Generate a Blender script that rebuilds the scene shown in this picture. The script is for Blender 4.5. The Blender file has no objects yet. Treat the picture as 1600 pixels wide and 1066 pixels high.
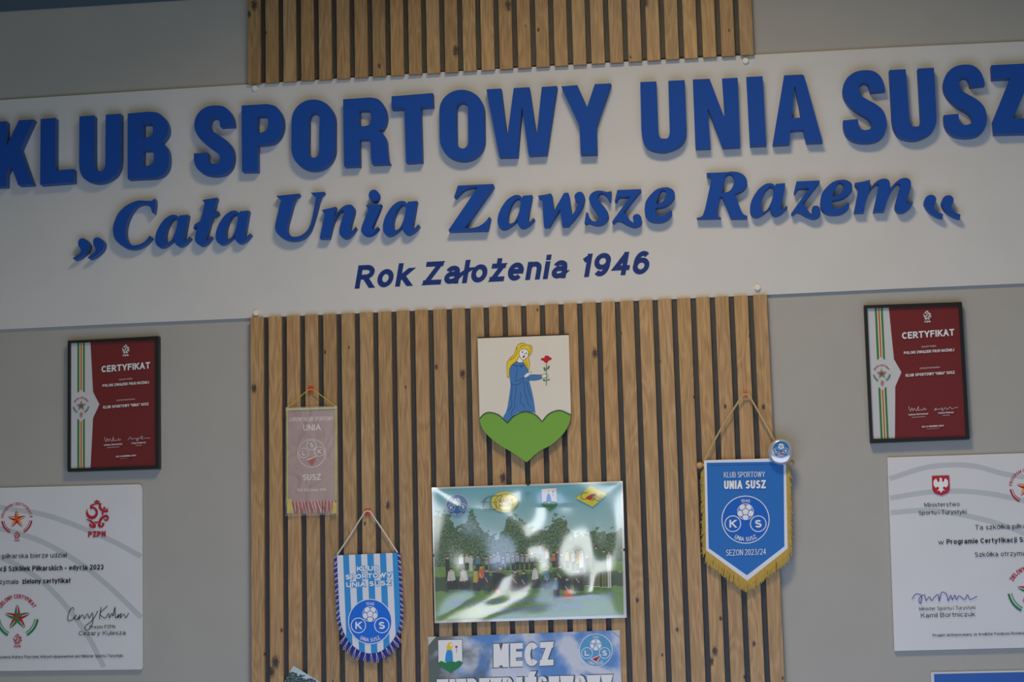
import bpy, math, random
from mathutils import Vector, Matrix
from mathutils.geometry import tessellate_polygon
random.seed(7)
D = bpy.data
COL = bpy.context.scene.collection
SC = bpy.context.scene

# ------------------------------------------------------------------ camera
# wall plane is y = 0, camera on the -y side; x to the right, z up (z = 0 is the bottom edge of the sign board)
RC = Matrix(((0.99299549, 0.11561942, -0.02433313), (-0.0422165, 0.15484523, -0.98703633), (-0.1103527, 0.98114989, 0.15864166)))
CAM = Vector((1.02133266, -4.04619838, -0.7276081))
FPX = 3020.827
cd = D.cameras.new('camera'); cam = D.objects.new('camera', cd); COL.objects.link(cam)
m = Matrix((RC[0], -RC[1], -RC[2])).transposed().to_4x4(); m.translation = CAM
cam.matrix_world = m
cd.sensor_width = 36; cd.lens = FPX / 1600 * 36; cd.clip_start = 0.05
SC.camera = cam

# ------------------------------------------------------------------ light
SC.view_settings.view_transform = 'Standard'; SC.view_settings.look = 'None'
SC.view_settings.gamma = 1; SC.view_settings.exposure = 0; SC.view_settings.use_curve_mapping = False
wd = D.worlds.new('room_ambience'); SC.world = wd; wd.use_nodes = True
wd.node_tree.nodes['Background'].inputs[0].default_value = (0.98, 1.0, 0.62, 1)
wd.node_tree.nodes['Background'].inputs[1].default_value = 0.078

def area(name, loc, target, sx, sy, power, col):
    l = D.lights.new(name, 'AREA'); l.shape = 'RECTANGLE'; l.size = sx; l.size_y = sy
    l.energy = power; l.color = col
    o = D.objects.new(name, l); COL.objects.link(o); o.location = loc
    o.rotation_euler = (Vector(target) - Vector(loc)).to_track_quat('-Z', 'Y').to_euler()
    return o
lamp = area('ceiling_lamp_light', (0.85, -1.35, 1.30), (0.85, -1.20, 0.30), 0.5, 0.4, 16.7, (1.0, 0.781, 0.497))
lamp.data.spread = math.radians(125)
area('cool_fill_light', (0.95, -1.9, -1.35), (1.0, 0, -0.7), 2.8, 1.5, 26.0, (0.53, 0.67, 1.0))  # added cool fill, low in front of the wall, standing in for bounced daylight
for x_ in (-0.75, 0.55): area('far_window_light', (x_, -6.0, 0.35), (x_, 0, 0.1), 0.55, 1.0, 7.0, (0.92, 0.98, 1.0))

# ------------------------------------------------------------------ materials
def lin(c):
    c = c / 255.0
    return c / 12.92 if c <= 0.04045 else ((c + 0.055) / 1.055) ** 2.4
MATS = {}
def mat(name, rgb, rough=0.6, spec=0.3, bump=0, bscale=300, metal=0, coat=0):
    if name in MATS: return MATS[name]
    M = D.materials.new(name); M.use_nodes = True; nt = M.node_tree
    b = nt.nodes['Principled BSDF']
    b.inputs['Base Color'].default_value = (lin(rgb[0]), lin(rgb[1]), lin(rgb[2]), 1)
    b.inputs['Roughness'].default_value = rough; b.inputs['Specular IOR Level'].default_value = spec
    b.inputs['Metallic'].default_value = metal; b.inputs['Coat Weight'].default_value = coat
    tc = nt.nodes.new('ShaderNodeTexCoord'); n = nt.nodes.new('ShaderNodeTexNoise'); n.inputs['Scale'].default_value = bscale
    nt.links.new(tc.outputs['Object'], n.inputs['Vector'])
    if bump:
        bp = nt.nodes.new('ShaderNodeBump'); bp.inputs['Strength'].default_value = bump; bp.inputs['Distance'].default_value = 0.001
        nt.links.new(n.outputs['Fac'], bp.inputs['Height']); nt.links.new(bp.outputs['Normal'], b.inputs['Normal'])
    # faint unevenness of colour
    mx = nt.nodes.new('ShaderNodeMix'); mx.data_type = 'RGBA'; mx.blend_type = 'MULTIPLY'; mx.inputs['Factor'].default_value = 1
    n2 = nt.nodes.new('ShaderNodeTexNoise'); n2.inputs['Scale'].default_value = 9; nt.links.new(tc.outputs['Object'], n2.inputs['Vector'])
    mr = nt.nodes.new('ShaderNodeMapRange'); mr.inputs[3].default_value = 0.94; mr.inputs[4].default_value = 1.04
    nt.links.new(n2.outputs['Fac'], mr.inputs[0]); nt.links.new(mr.outputs[0], mx.inputs[7])
    mx.inputs[6].default_value = b.inputs['Base Color'].default_value
    nt.links.new(mx.outputs[2], b.inputs['Base Color'])
    MATS[name] = M
    return M
def glassy(name, rough=0.02, amount=0.06, bump=0, bscale=6, gcol=(1, 1, 1)):
    M = D.materials.new(name); M.use_nodes = True; nt = M.node_tree; nt.nodes.clear()
    o = nt.nodes.new('ShaderNodeOutputMaterial'); mx = nt.nodes.new('ShaderNodeMixShader')
    t = nt.nodes.new('ShaderNodeBsdfTransparent'); g = nt.nodes.new('ShaderNodeBsdfGlossy')
    g.inputs['Roughness'].default_value = rough; g.inputs['Color'].default_value = (*gcol, 1)
    mx.inputs[0].default_value = amount
    nt.links.new(t.outputs[0], mx.inputs[1]); nt.links.new(g.outputs[0], mx.inputs[2]); nt.links.new(mx.outputs[0], o.inputs[0])
    if bump:
        tc = nt.nodes.new('ShaderNodeTexCoord'); n = nt.nodes.new('ShaderNodeTexNoise'); n.inputs['Scale'].default_value = bscale
        n.inputs['Detail'].default_value = 1.0; n.inputs['Distortion'].default_value = 1.2
        bp = nt.nodes.new('ShaderNodeBump'); bp.inputs['Strength'].default_value = 1; bp.inputs['Distance'].default_value = bump
        nt.links.new(tc.outputs['Object'], n.inputs['Vector']); nt.links.new(n.outputs['Fac'], bp.inputs['Height']); nt.links.new(bp.outputs['Normal'], g.inputs['Normal'])
    return M

WALL = mat('grey_beige_wall_paint', (172, 170, 165), 0.85, 0.2, 0.25, 500)
BAND = mat('dark_blue_grey_band', (84, 100, 118), 0.8, 0.2)
FELT = mat('black_felt', (24, 24, 26), 0.38, 0.85, 0.5, 1500)
BOARD = mat('white_board', (208, 208, 208), 0.55, 0.3)
CAPM = mat('ivory_screw_cap', (232, 230, 220), 0.35, 0.5)
BLUEL = mat('blue_letter_paint', (30, 79, 168), 0.6, 0.1, 0.15, 900)
BLUES = mat('blue_letter_edge', (74, 104, 158), 0.7, 0.2)
NAVY = mat('navy_vinyl', (14, 50, 124), 0.5, 0.3)
BLACK = mat('black_frame', (26, 27, 30), 0.4, 0.4)
PAPER = mat('white_paper', (208, 210, 214), 0.6, 0.3)
BURG = mat('burgundy_print', (118, 26, 38), 0.5, 0.3)
PGREEN = mat('green_print', (42, 128, 76), 0.5)
PRED = mat('red_print', (178, 34, 50), 0.5)
PCREAM = mat('cream_print', (224, 206, 168), 0.5)
INK = mat('black_ink', (40, 42, 48), 0.6)
INKB = mat('blue_ink', (62, 72, 170), 0.6)
GRYB = mat('grey_swoosh_print', (188, 193, 198), 0.6)
PWHITE = mat('white_print', (236, 236, 238), 0.5)
ORANGE = mat('orange_print', (226, 140, 40), 0.5)
GOLDT = mat('gold_thread', (198, 168, 84), 0.6, 0.3)
ROPEY = mat('yellow_cord', (206, 190, 70), 0.6)
ROPET = mat('tan_cord', (206, 184, 138), 0.7)
ROPEW = mat('white_cord', (232, 230, 228), 0.7)
HOOKR = mat('red_plastic_hook', (204, 62, 44), 0.35, 0.5)
PBLUE = mat('pennant_blue_satin', (26, 108, 190), 0.45, 0.4, 0.2, 1200)
PBLUE2 = mat('pennant_emblem_blue', (14, 98, 196), 0.5)
STBLUE = mat('stripe_light_blue', (52, 146, 216), 0.5)
STWHITE = mat('stripe_white_satin', (222, 226, 238), 0.5, 0.3, 0.2, 1200)
EMBD = mat('emblem_deep_blue', (6, 108, 222), 0.45)
MAUVE = mat('faded_mauve_satin', (164, 132, 130), 0.4, 0.4, 0.3, 60)
MAUVEL = mat('faded_white_print', (226, 212, 210), 0.5)
GILT = mat('pale_gilt_bar', (192, 184, 130), 0.45, 0.5)
FRRED = mat('fringe_red', (192, 50, 66), 0.6)
FRWHITE = mat('fringe_white', (222, 206, 200), 0.6)
SHW = mat('shield_white', (222, 216, 204), 0.32, 0.5, 0.12, 600)
SHG = mat('shield_green', (112, 166, 48), 0.3, 0.5, 0.12, 600)
SHOUT = mat('shield_dark_outline', (26, 62, 66), 0.4)
HAIR = mat('shield_hair_yellow', (236, 204, 40), 0.35)
DRESS = mat('shield_dress_blue', (70, 122, 186), 0.35)
DLINE = mat('shield_dress_line', (28, 60, 112), 0.4)
SKIN = mat('shield_skin_white', (240, 236, 232), 0.35)
ROSE = mat('shield_rose_red', (190, 24, 48), 0.35)
LEAF = mat('shield_leaf_green', (80, 128, 84), 0.35)
STEMG = mat('shield_stem_grey', (92, 98, 90), 0.35)
WOODB = mat('turned_wood_knob', (206, 164, 112), 0.4)
SILV = mat('silvery_button', (216, 214, 214), 0.18, 0.6, metal=0.55)
GLASSP = glassy('picture_glass', 0.03, 0.035)
DKSIDE = mat('dark_board_edge', (52, 46, 42), 0.6)
CLIP = mat('steel_clip', (60, 62, 66), 0.3, 0.5, metal=0.6)

# oak slats, each slat carries its own tint and up to three knots
def oak_material():
    M = D.materials.new('oak_veneer'); M.use_nodes = True; nt = M.node_tree; N = nt.nodes.new; L = nt.links.new
    b = nt.nodes['Principled BSDF']; b.inputs['Roughness'].default_value = 0.44; b.inputs['Specular IOR Level'].default_value = 0.42
    tc = N('ShaderNodeTexCoord'); oi = N('ShaderNodeObjectInfo')
    def vm(op, a, bb=None):
        n = N('ShaderNodeVectorMath'); n.operation = op
        for i, s in enumerate((a, bb)):
            if s is None: continue
            if isinstance(s, tuple): n.inputs[i].default_value = s
            else: L(s, n.inputs[i])
        return n
    def mm(op, a, bb=None, c=None, clamp=False):
        n = N('ShaderNodeMath'); n.operation = op; n.use_clamp = clamp
        for i, s in enumerate((a, bb, c)):
            if s is None: continue
            if isinstance(s, (int, float)): n.inputs[i].default_value = s
            else: L(s, n.inputs[i])
        return n.outputs[0]
    rv = N('ShaderNodeCombineXYZ'); r1 = mm('MULTIPLY', oi.outputs['Random'], 37.0); L(r1, rv.inputs[0]); L(mm('MULTIPLY', r1, 0.61), rv.inputs[2])
    off = vm('ADD', tc.outputs['Object'], rv.outputs[0]).outputs[0]
    def noise(vec, sc, scale, detail=4, dist=0):
        s = vm('MULTIPLY', vec, sc).outputs[0]; n = N('ShaderNodeTexNoise'); L(s, n.inputs['Vector'])
        n.inputs['Scale'].default_value = scale; n.inputs['Detail'].default_value = detail; n.inputs['Distortion'].default_value = dist
        return n.outputs['Fac']
    fine = noise(off, (1, 1, 0.03), 520, 3)
    fibre = noise(off, (1, 1, 0.045), 300, 4)
    big = noise(off, (1, 1, 0.16), 26, 2, 0.3)
    # cathedral figure: bands of a stretched noise
    band = mm('PINGPONG', mm('MULTIPLY', big, 9.0), 0.5)
    fig = mm('POWER', mm('MULTIPLY', band, 2.0), 1.5)
    # knots
    pos = tc.outputs['Object']
    kn = None
    for k in ('knot_a', 'knot_b', 'knot_c'):
        at = N('ShaderNodeAttribute'); at.attribute_type = 'OBJECT'; at.attribute_name = k
        sp = N('ShaderNodeSeparateXYZ'); L(at.outputs['Vector'], sp.inputs[0])
        d = vm('SUBTRACT', pos, at.outputs['Vector']).outputs[0]
        d = vm('MULTIPLY', d, (1, 0, 0.55)).outputs[0]
        ln = vm('LENGTH', d); q = mm('DIVIDE', ln.outputs['Value'], sp.outputs[1])
        wob = noise(off, (1, 1, 0.4), 420, 3)
        q = mm('ADD', q, mm('MULTIPLY', mm('SUBTRACT', wob, 0.5), 1.8))
        mk = mm('SUBTRACT', 1.15, q, clamp=True)
        kn = mk if kn is None else mm('MAXIMUM', kn, mk)
    rp = N('ShaderNodeMix'); rp.data_type = 'RGBA'
    rp.inputs[6].default_value = (0.305, 0.176, 0.077, 1); rp.inputs[7].default_value = (0.530, 0.337, 0.158, 1)
    f = mm('ADD', mm('MULTIPLY', fibre, 1.4), mm('MULTIPLY', fine, 1.3)); f = mm('ADD', f, mm('MULTIPLY', fig, 0.42)); f = mm('SUBTRACT', f, 1.04, clamp=True)
    L(f, rp.inputs[0])
    t = N('ShaderNodeMix'); t.data_type = 'RGBA'; t.blend_type = 'MULTIPLY'; t.inputs[0].default_value = 1
    L(rp.outputs[2], t.inputs[6]); L(oi.outputs['Color'], t.inputs[7])
    k = N('ShaderNodeMix'); k.data_type = 'RGBA'; L(mm('MULTIPLY', kn, 1.5, clamp=True), k.inputs[0]); L(t.outputs[2], k.inputs[6]); k.inputs[7].default_value = (0.055, 0.035, 0.025, 1)
    L(k.outputs[2], b.inputs['Base Color'])
    bp = N('ShaderNodeBump'); bp.inputs['Strength'].default_value = 0.35; bp.inputs['Distance'].default_value = 0.0006
    L(fine, bp.inputs['Height']); L(bp.outputs[0], b.inputs['Normal'])
    return M
OAK = oak_material()

# ------------------------------------------------------------------ helpers
def W(px, py, y=0.0):
    """point of the plane y seen at pixel (px, py) of the 1600 x 1066 frame"""
    d = RC.transposed() @ Vector(((px - 800) / FPX, (py - 533) / FPX, 1))
    return CAM + d * ((y - CAM.y) / d.y)
def thing(name, label, cat, loc, group=None):
    o = D.objects.new(name, None); COL.objects.link(o); o.location = loc; o.empty_display_size = 0.03
    o['label'] = label; o['category'] = cat
    if group: o['group'] = group
    return o
def link(name, verts, faces, mats, parent=None, fm=None, smooth=False):
    me = D.meshes.new(name)
    off = parent.location if parent else Vector()
    if parent and parent.parent: off = off + parent.parent.location
    me.from_pydata([Vector(v) - off for v in verts], [], faces)
    for q in (mats if isinstance(mats, (list, tuple)) else [mats]): me.materials.append(q)
    if fm: me.polygons.foreach_set('material_index', fm)
    if smooth: me.polygons.foreach_set('use_smooth', [True] * len(faces))
    me.update()
    o = D.objects.new(name, me); COL.objects.link(o)
    if parent: o.parent = parent
    return o
def tag(o, label=None, cat=None, group=None, kind=None):
    for k, v in (('label', label), ('category', cat), ('group', group), ('kind', kind)):
        if v: o[k] = v
    return o
def curve(pts, n=6, closed=True):
    """smooth path through pts; a third element marks a sharp corner"""
    N = len(pts); out = []
    P = [Vector((p[0], p[1])) for p in pts]; C = [len(p) > 2 for p in pts]
    if not closed: C[0] = C[-1] = True
    for i in range(N if closed else N - 1):
        j = (i + 1) % N; a, b = P[i], P[j]; seg = (b - a)
        out.append(a)
        if C[i] and C[j]: continue
        ta = seg if C[i] else (b - P[i - 1]) * 0.5
        tb = seg if C[j] else (P[(j + 1) % N] - a) * 0.5
        L = seg.length
        if ta.length > 1e-9: ta = ta * min(1, 1.25 * L / ta.length)
        if tb.length > 1e-9: tb = tb * min(1, 1.25 * L / tb.length)
        for k in range(1, n):
            t = k / n; t2 = t * t; t3 = t2 * t
            out.append(a * (2*t3 - 3*t2 + 1) + ta * (t3 - 2*t2 + t) + b * (3*t2 - 2*t3) + tb * (t3 - t2))
    if not closed: out.append(P[-1])
    return out
def tess(loops):
    """triangles of an outline with holes, loops of 2-D vectors"""
    return tessellate_polygon([[Vector((p[0], p[1], 0)) for p in l] for l in loops])
def slab(name, loops, yf, yb, mats, parent, side=None):
    """loops in pixels -> a solid from y=yf (front) to y=yb (back), outline taken on the front plane"""
    flat = [p for l in loops for p in l]
    F = [W(p[0], p[1], yf) for p in flat]
    B = [Vector((v.x, yb, v.z)) for v in F]
    n = len(F); faces = []; fm = []
    for t in tess(loops):
        a, b, c = t
        nrm = (F[b] - F[a]).cross(F[c] - F[a])
        if nrm.y > 0: b, c = c, b
        faces.append((a, b, c)); fm.append(0); faces.append((a + n, c + n, b + n)); fm.append(0)
    s = 0
    for l in loops:
        for i in range(len(l)):
            j = (i + 1) % len(l); faces.append((s + i, s + j, s + j + n, s + i + n)); fm.append(1 if side else 0)
        s += len(l)
    return link(name, F + B, faces, [mats, side] if side else mats, parent, fm)
def box(name, x0, x1, y0, y1, z0, z1, m_, parent=None):
    v = [(x, y, z) for x in (x0, x1) for y in (y0, y1) for z in (z0, z1)]
    f = [(0, 1, 3, 2), (4, 6, 7, 5), (0, 4, 5, 1), (2, 3, 7, 6), (0, 2, 6, 4), (1, 5, 7, 3)]
    return link(name, v, f, m_, parent)
def tube(pts, r, seg=6, twist=0, strands=1):
    """verts, faces of a cord along 3-D pts; strands > 1 winds them round each other"""
    V = []; F = []
    pts = [Vector(p) for p in pts]; L = [0]
    for i in range(1, len(pts)): L.append(L[-1] + (pts[i] - pts[i-1]).length)
    if strands > 1:
        n = max(2, int(L[-1] / (twist / 8))); fine = []
        for k in range(n + 1):
            s = L[-1] * k / n; i = 0
            while i < len(L) - 2 and L[i+1] < s: i += 1
            t = (s - L[i]) / max(1e-9, L[i+1] - L[i]); fine.append((pts[i].lerp(pts[i+1], t), (pts[i+1] - pts[i]).normalized(), s))
        for q in range(strands):
            path = []
            for p, d, s in fine:
                u = d.cross(Vector((0, 1, 0))).normalized(); w = d.cross(u); a = 2 * math.pi * (s / twist + q / strands)
                path.append(p + (u * math.cos(a) + w * math.sin(a)) * r * 0.55)
            v, f = tube(path, r * 0.55, 5); o = len(V); V += v; F += [tuple(i + o for i in g) for g in f]
        return V, F
    for i, p in enumerate(pts):
        d = (pts[min(i+1, len(pts)-1)] - pts[max(i-1, 0)])
        d = d.normalized() if d.length > 1e-9 else Vector((0, 0, 1))
        u = d.cross(Vector((0.13, 1, 0.07))).normalized(); w = d.cross(u)
        for k in range(seg):
            a = 2 * math.pi * k / seg; V.append(p + (u * math.cos(a) + w * math.sin(a)) * r)
    for i in range(len(pts) - 1):
        for k in range(seg):
            a = i * seg + k; b = i * seg + (k + 1) % seg; F.append((a, b, b + seg, a + seg))
    F.append(tuple(range(seg))[::-1]); F.append(tuple(range(len(V) - seg, len(V))))
    return V, F
def merge(parts):
    V = []; F = []
    for v, f in parts:
        o = len(V); V += v; F += [tuple(i + o for i in g) for g in f]
    return V, F
def lathe(center, prof, seg=24):
    """profile (radius, depth towards the room) turned about the y axis"""
    V = []; F = []
    for r, d in prof:
        for k in range(seg):
            a = 2 * math.pi * k / seg; V.append(Vector((center.x + r * math.cos(a), center.y - d, center.z + r * math.sin(a))))
    for i in range(len(prof) - 1):
        for k in range(seg):
            F.append((i * seg + k, i * seg + (k + 1) % seg, (i + 1) * seg + (k + 1) % seg, (i + 1) * seg + k))
    F.append(tuple(range(len(V) - seg, len(V))))
    return V, F

# ------------------------------------------------------------------ a plain stroke alphabet for the printed lines
def _e(cx, cy, rx, ry, a0, a1, n=0):
    n = n or max(4, int(abs(a1 - a0) / 15))
    return [(cx + rx * math.cos(math.radians(a0 + (a1 - a0) * k / n)), cy + ry * math.sin(math.radians(a0 + (a1 - a0) * k / n))) for k in range(n + 1)]
XH = 0.72
def _glyphs():
    G = {}
    G['A'] = (.66, [[(0, 0), (.33, 1)], [(.66, 0), (.33, 1)], [(.14, .32), (.52, .32)]])
    G['B'] = (.58, [[(0, 0), (0, 1)], [(0, 1), (.30, 1)] + _e(.30, .765, .23, .235, 90, -90) + [(0, .53)], [(0, .53), (.32, .53)] + _e(.32, .265, .25, .265, 90, -90) + [(0, 0)]])
    G['C'] = (.60, [_e(.34, .5, .34, .5, 42, 318)])
    G['D'] = (.62, [[(0, 0), (0, 1)], [(0, 1), (.26, 1)] + _e(.26, .5, .36, .5, 90, -90) + [(0, 0)]])
    G['E'] = (.50, [[(0, 0), (0, 1)], [(0, 1), (.50, 1)], [(0, .52), (.45, .52)], [(0, 0), (.50, 0)]])
    G['F'] = (.48, [[(0, 0), (0, 1)], [(0, 1), (.48, 1)], [(0, .52), (.42, .52)]])
    G['G'] = (.64, [_e(.34, .5, .34, .5, 45, 340) + [(.64, .42)], [(.40, .45), (.66, .45)]])
    G['H'] = (.58, [[(0, 0), (0, 1)], [(.58, 0), (.58, 1)], [(0, .52), (.58, .52)]])
    G['I'] = (.0, [[(0, 0), (0, 1)]])
    G['J'] = (.42, [[(.42, 1), (.42, .25)] + _e(.21, .25, .21, .25, 0, -180)])
    G['K'] = (.58, [[(0, 0), (0, 1)], [(.54, 1), (.06, .45, 1)], [(.20, .61, 1), (.58, 0)]])
    G['L'] = (.46, [[(0, 0), (0, 1)], [(0, 0), (.46, 0)]])
    G['M'] = (.70, [[(0, 0), (0, 1)], [(.70, 0), (.70, 1)], [(.03, 1), (.35, .10)], [(.67, 1), (.35, .10)]])
    G['N'] = (.58, [[(0, 0), (0, 1)], [(.58, 0), (.58, 1)], [(.03, 1), (.55, 0)]])
    G['O'] = (.70, [_e(.35, .5, .35, .5, 0, 360)])
    G['P'] = (.54, [[(0, 0), (0, 1)], [(0, 1), (.27, 1)] + _e(.27, .725, .27, .275, 90, -90) + [(0, .45)]])
    G['R'] = (.58, [[(0, 0), (0, 1)], [(0, 1), (.28, 1)] + _e(.28, .74, .26, .26, 90, -90) + [(0, .48)], [(.26, .48, 1), (.56, 0)]])
    G['S'] = (.54, [_e(.27, .75, .24, .25, 25, 200) + [(.12, .59), (.27, .52), (.42, .45)] + _e(.27, .26, .27, .26, 30, -155)])
    G['T'] = (.58, [[(0, 1), (.58, 1)], [(.29, 0), (.29, 1)]])
    G['U'] = (.56, [[(0, 1), (0, .30)] + _e(.28, .30, .28, .30, 180, 360) + [(.56, 1)]])
    G['V'] = (.62, [[(0, 1), (.31, 0)], [(.62, 1), (.31, 0)]])
    G['W'] = (.92, [[(0, 1), (.23, 0)], [(.46, 1), (.23, 0)], [(.46, 1), (.69, 0)], [(.92, 1), (.69, 0)]])
    G['X'] = (.60, [[(.02, 1), (.58, 0)], [(.58, 1), (.02, 0)]])
    G['Y'] = (.62, [[(0, 1), (.31, .44)], [(.62, 1), (.31, .44)], [(.31, 0), (.31, .46)]])
    G['Z'] = (.56, [[(.02, 1), (.56, 1)], [(.53, 1), (.04, 0)], [(0, 0), (.58, 0)]])
    for k, (b, x) in {'Ś': ('S', .27), 'Ć': ('C', .34), 'Ń': ('N', .29), 'Ó': ('O', .35)}.items(): G[k] = (G[b][0], G[b][1] + [[(x - .02, 1.17), (x + .10, 1.30)]])
    G['Ż'] = (.56, G['Z'][1] + [[(.28, 1.20), (.28, 1.25)]]); G['Ł'] = (.46, G['L'][1] + [[(-.12, .42), (.26, .66)]])
    G['Ą'] = (.66, G['A'][1] + [[(.64, 0), (.56, -.14), (.70, -.20)]]); G['Ę'] = (.50, G['E'][1] + [[(.42, 0), (.36, -.14), (.50, -.20)]])
    x = XH; o = lambda cx=.24: _e(cx, x/2, .24, x/2, 0, 360)
    G['a'] = (.46, [_e(.23, .50, .20, .22, 165, 30) + [(.43, .46), (.43, 0)], [(.43, .42), (.25, .40)] + _e(.18, .20, .18, .20, 100, 270) + [(.34, .04), (.43, .16)]])
    G['b'] = (.48, [[(0, 0), (0, 1)], o()]); G['d'] = (.48, [[(.48, 0), (.48, 1)], o()])
    G['c'] = (.43, [_e(.24, x/2, .24, x/2, 42, 318)])
    G['e'] = (.46, [[(.02, .37), (.46, .37)], _e(.235, x/2, .235, x/2, 0, 318)])
    G['f'] = (.28, [[(.10, 0), (.10, .78)] + _e(.27, .80, .17, .20, 180, 95), [(0, x), (.27, x)]])
    G['g'] = (.48, [o(), [(.48, x), (.48, -.06)] + _e(.25, -.06, .23, .20, 0, -150)])
    G['h'] = (.44, [[(0, 0), (0, 1)], _e(.22, .46, .22, .26, 180, 0) + [(.44, 0)]])
    G['i'] = (.0, [[(0, 0), (0, x - .02)], [(0, 1.03), (0, 1.06)]])
    G['j'] = (.08, [[(.08, x), (.08, -.10)] + _e(-.06, -.10, .14, .16, 0, -80), [(.08, .95), (.08, 1.0)]])
    G['k'] = (.44, [[(0, 0), (0, 1)], [(.40, x), (.04, .31, 1)], [(.15, .43, 1), (.44, 0)]])
    G['l'] = (.0, [[(0, 0), (0, 1)]]); G['ł'] = (.0, [[(0, 0), (0, 1)], [(-.08, .44), (.08, .58)]])
    G['m'] = (.74, [[(0, 0), (0, x)], _e(.185, .50, .185, .22, 180, 0) + [(.37, 0)], _e(.555, .50, .185, .22, 180, 0) + [(.74, 0)]])
    G['n'] = (.42, [[(0, 0), (0, x)], _e(.21, .48, .21, .24, 180, 0) + [(.42, 0)]])
    G['o'] = (.48, [o()]); G['p'] = (.48, [[(0, -.28), (0, x)], o()])
    G['r'] = (.26, [[(0, 0), (0, x)], _e(.24, .42, .24, .30, 180, 85)])
    G['s'] = (.38, [_e(.19, .535, .17, .185, 30, 200) + [(.10, .41), (.19, .37), (.28, .33)] + _e(.19, .18, .19, .18, 30, -155)])
    G['t'] = (.26, [[(.10, .95), (.10, .16)] + _e(.24, .16, .14, .16, 180, 280), [(0, x), (.27, x)]])
    G['u'] = (.42, [[(0, x), (0, .24)] + _e(.21, .24, .21, .24, 180, 360), [(.42, 0), (.42, x)]])
    G['w'] = (.70, [[(0, x), (.175, 0)], [(.35, x), (.175, 0)], [(.35, x), (.525, 0)], [(.70, x), (.525, 0)]])
    G['y'] = (.46, [[(0, x), (.23, .03)], [(.46, x), (.16, -.22), (.04, -.26)]])
    G['z'] = (.42, [[(.02, x), (.42, x)], [(.39, x), (.04, 0)], [(0, 0), (.43, 0)]])
    G['ó'] = (.48, [o(), [(.22, .90), (.32, 1.02)]]); G['ś'] = (.38, G['s'][1] + [[(.18, .90), (.28, 1.02)]]); G['ż'] = (.42, G['z'][1] + [[(.21, .95), (.21, 1.0)]])
    G['ą'] = (.46, G['a'][1] + [[(.44, 0), (.38, -.14), (.50, -.20)]])
    G['0'] = (.50, [_e(.25, .5, .25, .5, 0, 360)]); G['1'] = (.24, [[(.24, 0), (.24, 1)], [(.24, .97, 1), (.02, .76, 1)]])
    G['2'] = (.50, [_e(.25, .74, .24, .26, 165, -20) + [(.40, .50), (0, 0)], [(0, 0), (.50, 0)]])
    G['3'] = (.48, [_e(.22, .75, .21, .25, 150, -90), _e(.22, .26, .25, .26, 90, -150)])
    G['4'] = (.52, [[(.39, 0), (.39, 1)], [(.37, .98, 1), (.02, .27), (.52, .27)]])
    G['5'] = (.48, [[(.06, .55), (.10, 1)], [(.10, 1), (.45, 1)], _e(.22, .32, .25, .32, 130, -150)])
    G['6'] = (.50, [_e(.25, .32, .25, .32, 0, 360), _e(.27, .52, .26, .48, 190, 50)]); G['9'] = (.50, [_e(.25, .68, .25, .32, 0, 360), _e(.23, .48, .26, .48, 10, -130)])
    G['-'] = (.26, [[(0, .38), (.26, .38)]]); G['.'] = (.0, [[(0, 0), (0, .03)]]); G[','] = (.04, [[(.04, .03), (0, -.12)]])
    G['"'] = (.16, [[(0, .75), (0, 1)], [(.16, .75), (.16, 1)]]); G['/'] = (.36, [[(0, -.06), (.36, 1)]])
    return G
GL = _glyphs()
def stroke_poly(P, h, ref):
    """ribbon of width h along the open or closed line P (y up); straight ends are cut square to the line of writing"""
    keep = (len(P[0]) > 2, len(P[-1]) > 2); P = [Vector(p[:2]) for p in P]
    closed = (P[0] - P[-1]).length < 1e-6
    if closed: P = P[:-1]
    N = len(P); L = []; R = []
    for i in range(N):
        a = P[i] - P[i-1] if (closed or i > 0) else P[1] - P[0]
        b = P[(i+1) % N] - P[i] if (closed or i < N - 1) else P[-1] - P[-2]
        if a.length < 1e-9: a = b
        if b.length < 1e-9: b = a
        a = a.normalized(); b = b.normalized(); n = Vector((-a.y - b.y, a.x + b.x))
        if n.length < 1e-6: n = Vector((-a.y, a.x))
        n.normalize(); k = 1 / max(0.45, n.dot(Vector((-a.y, a.x)))); L.append(P[i] + n * h/2 * k); R.append(P[i] - n * h/2 * k)
    if not closed:
        for e in (0, N - 1):
            if keep[0 if e == 0 else 1]: continue
            d = P[e] - P[e + 1 if e == 0 else e - 1]
            if d.length < 0.12 * ref and N > 2: continue
            d.normalize()
            for S in (L, R):
                if abs(d.y) > 0.5: S[e] = S[e] + d * ((P[e].y + math.copysign(h/2, d.y) - S[e].y) / d.y)
                else: S[e] = S[e] + d * h/2
    V = []; T = []
    for l, r in zip(L, R): V += [l, r]
    for i in range(N if closed else N - 1):
        j = (i + 1) % N; T += [(2*i, 2*i+1, 2*j+1), (2*i, 2*j+1, 2*j)]
    return V, T
def write(s, width, cap, weight):
    """verts (x right, y up) and triangles of the text s, fitted to width"""
    h = weight * cap; u = 0.0; n = 0; prev = None; items = []
    for ch in s:
        if ch == ' ': u += 0.28; n += 0.55; continue
        w, st = GL[ch]
        if prev is not None: u += 0.13; n += 1
        items.append((u, n, st)); u += w; prev = ch
    kx = max(0.12 * cap, (width - h - n * h) / max(u, .01)) if u > 0.01 else 1
    V = []; T = []; k = 0
    for x0, m, st in items:
        for l in st:
            v, t = stroke_poly([(h/2 + m * h + (x0 + p[0]) * kx, h/2 + p[1] * (cap - h), *p[2:]) for p in l], h, cap * .9)
            o = len(V); V += [(p.x, p.y, k) for p in v]; T += [tuple(i + o for i in q) for q in t]; k = (k + 1) % 4
    return V, T

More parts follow.
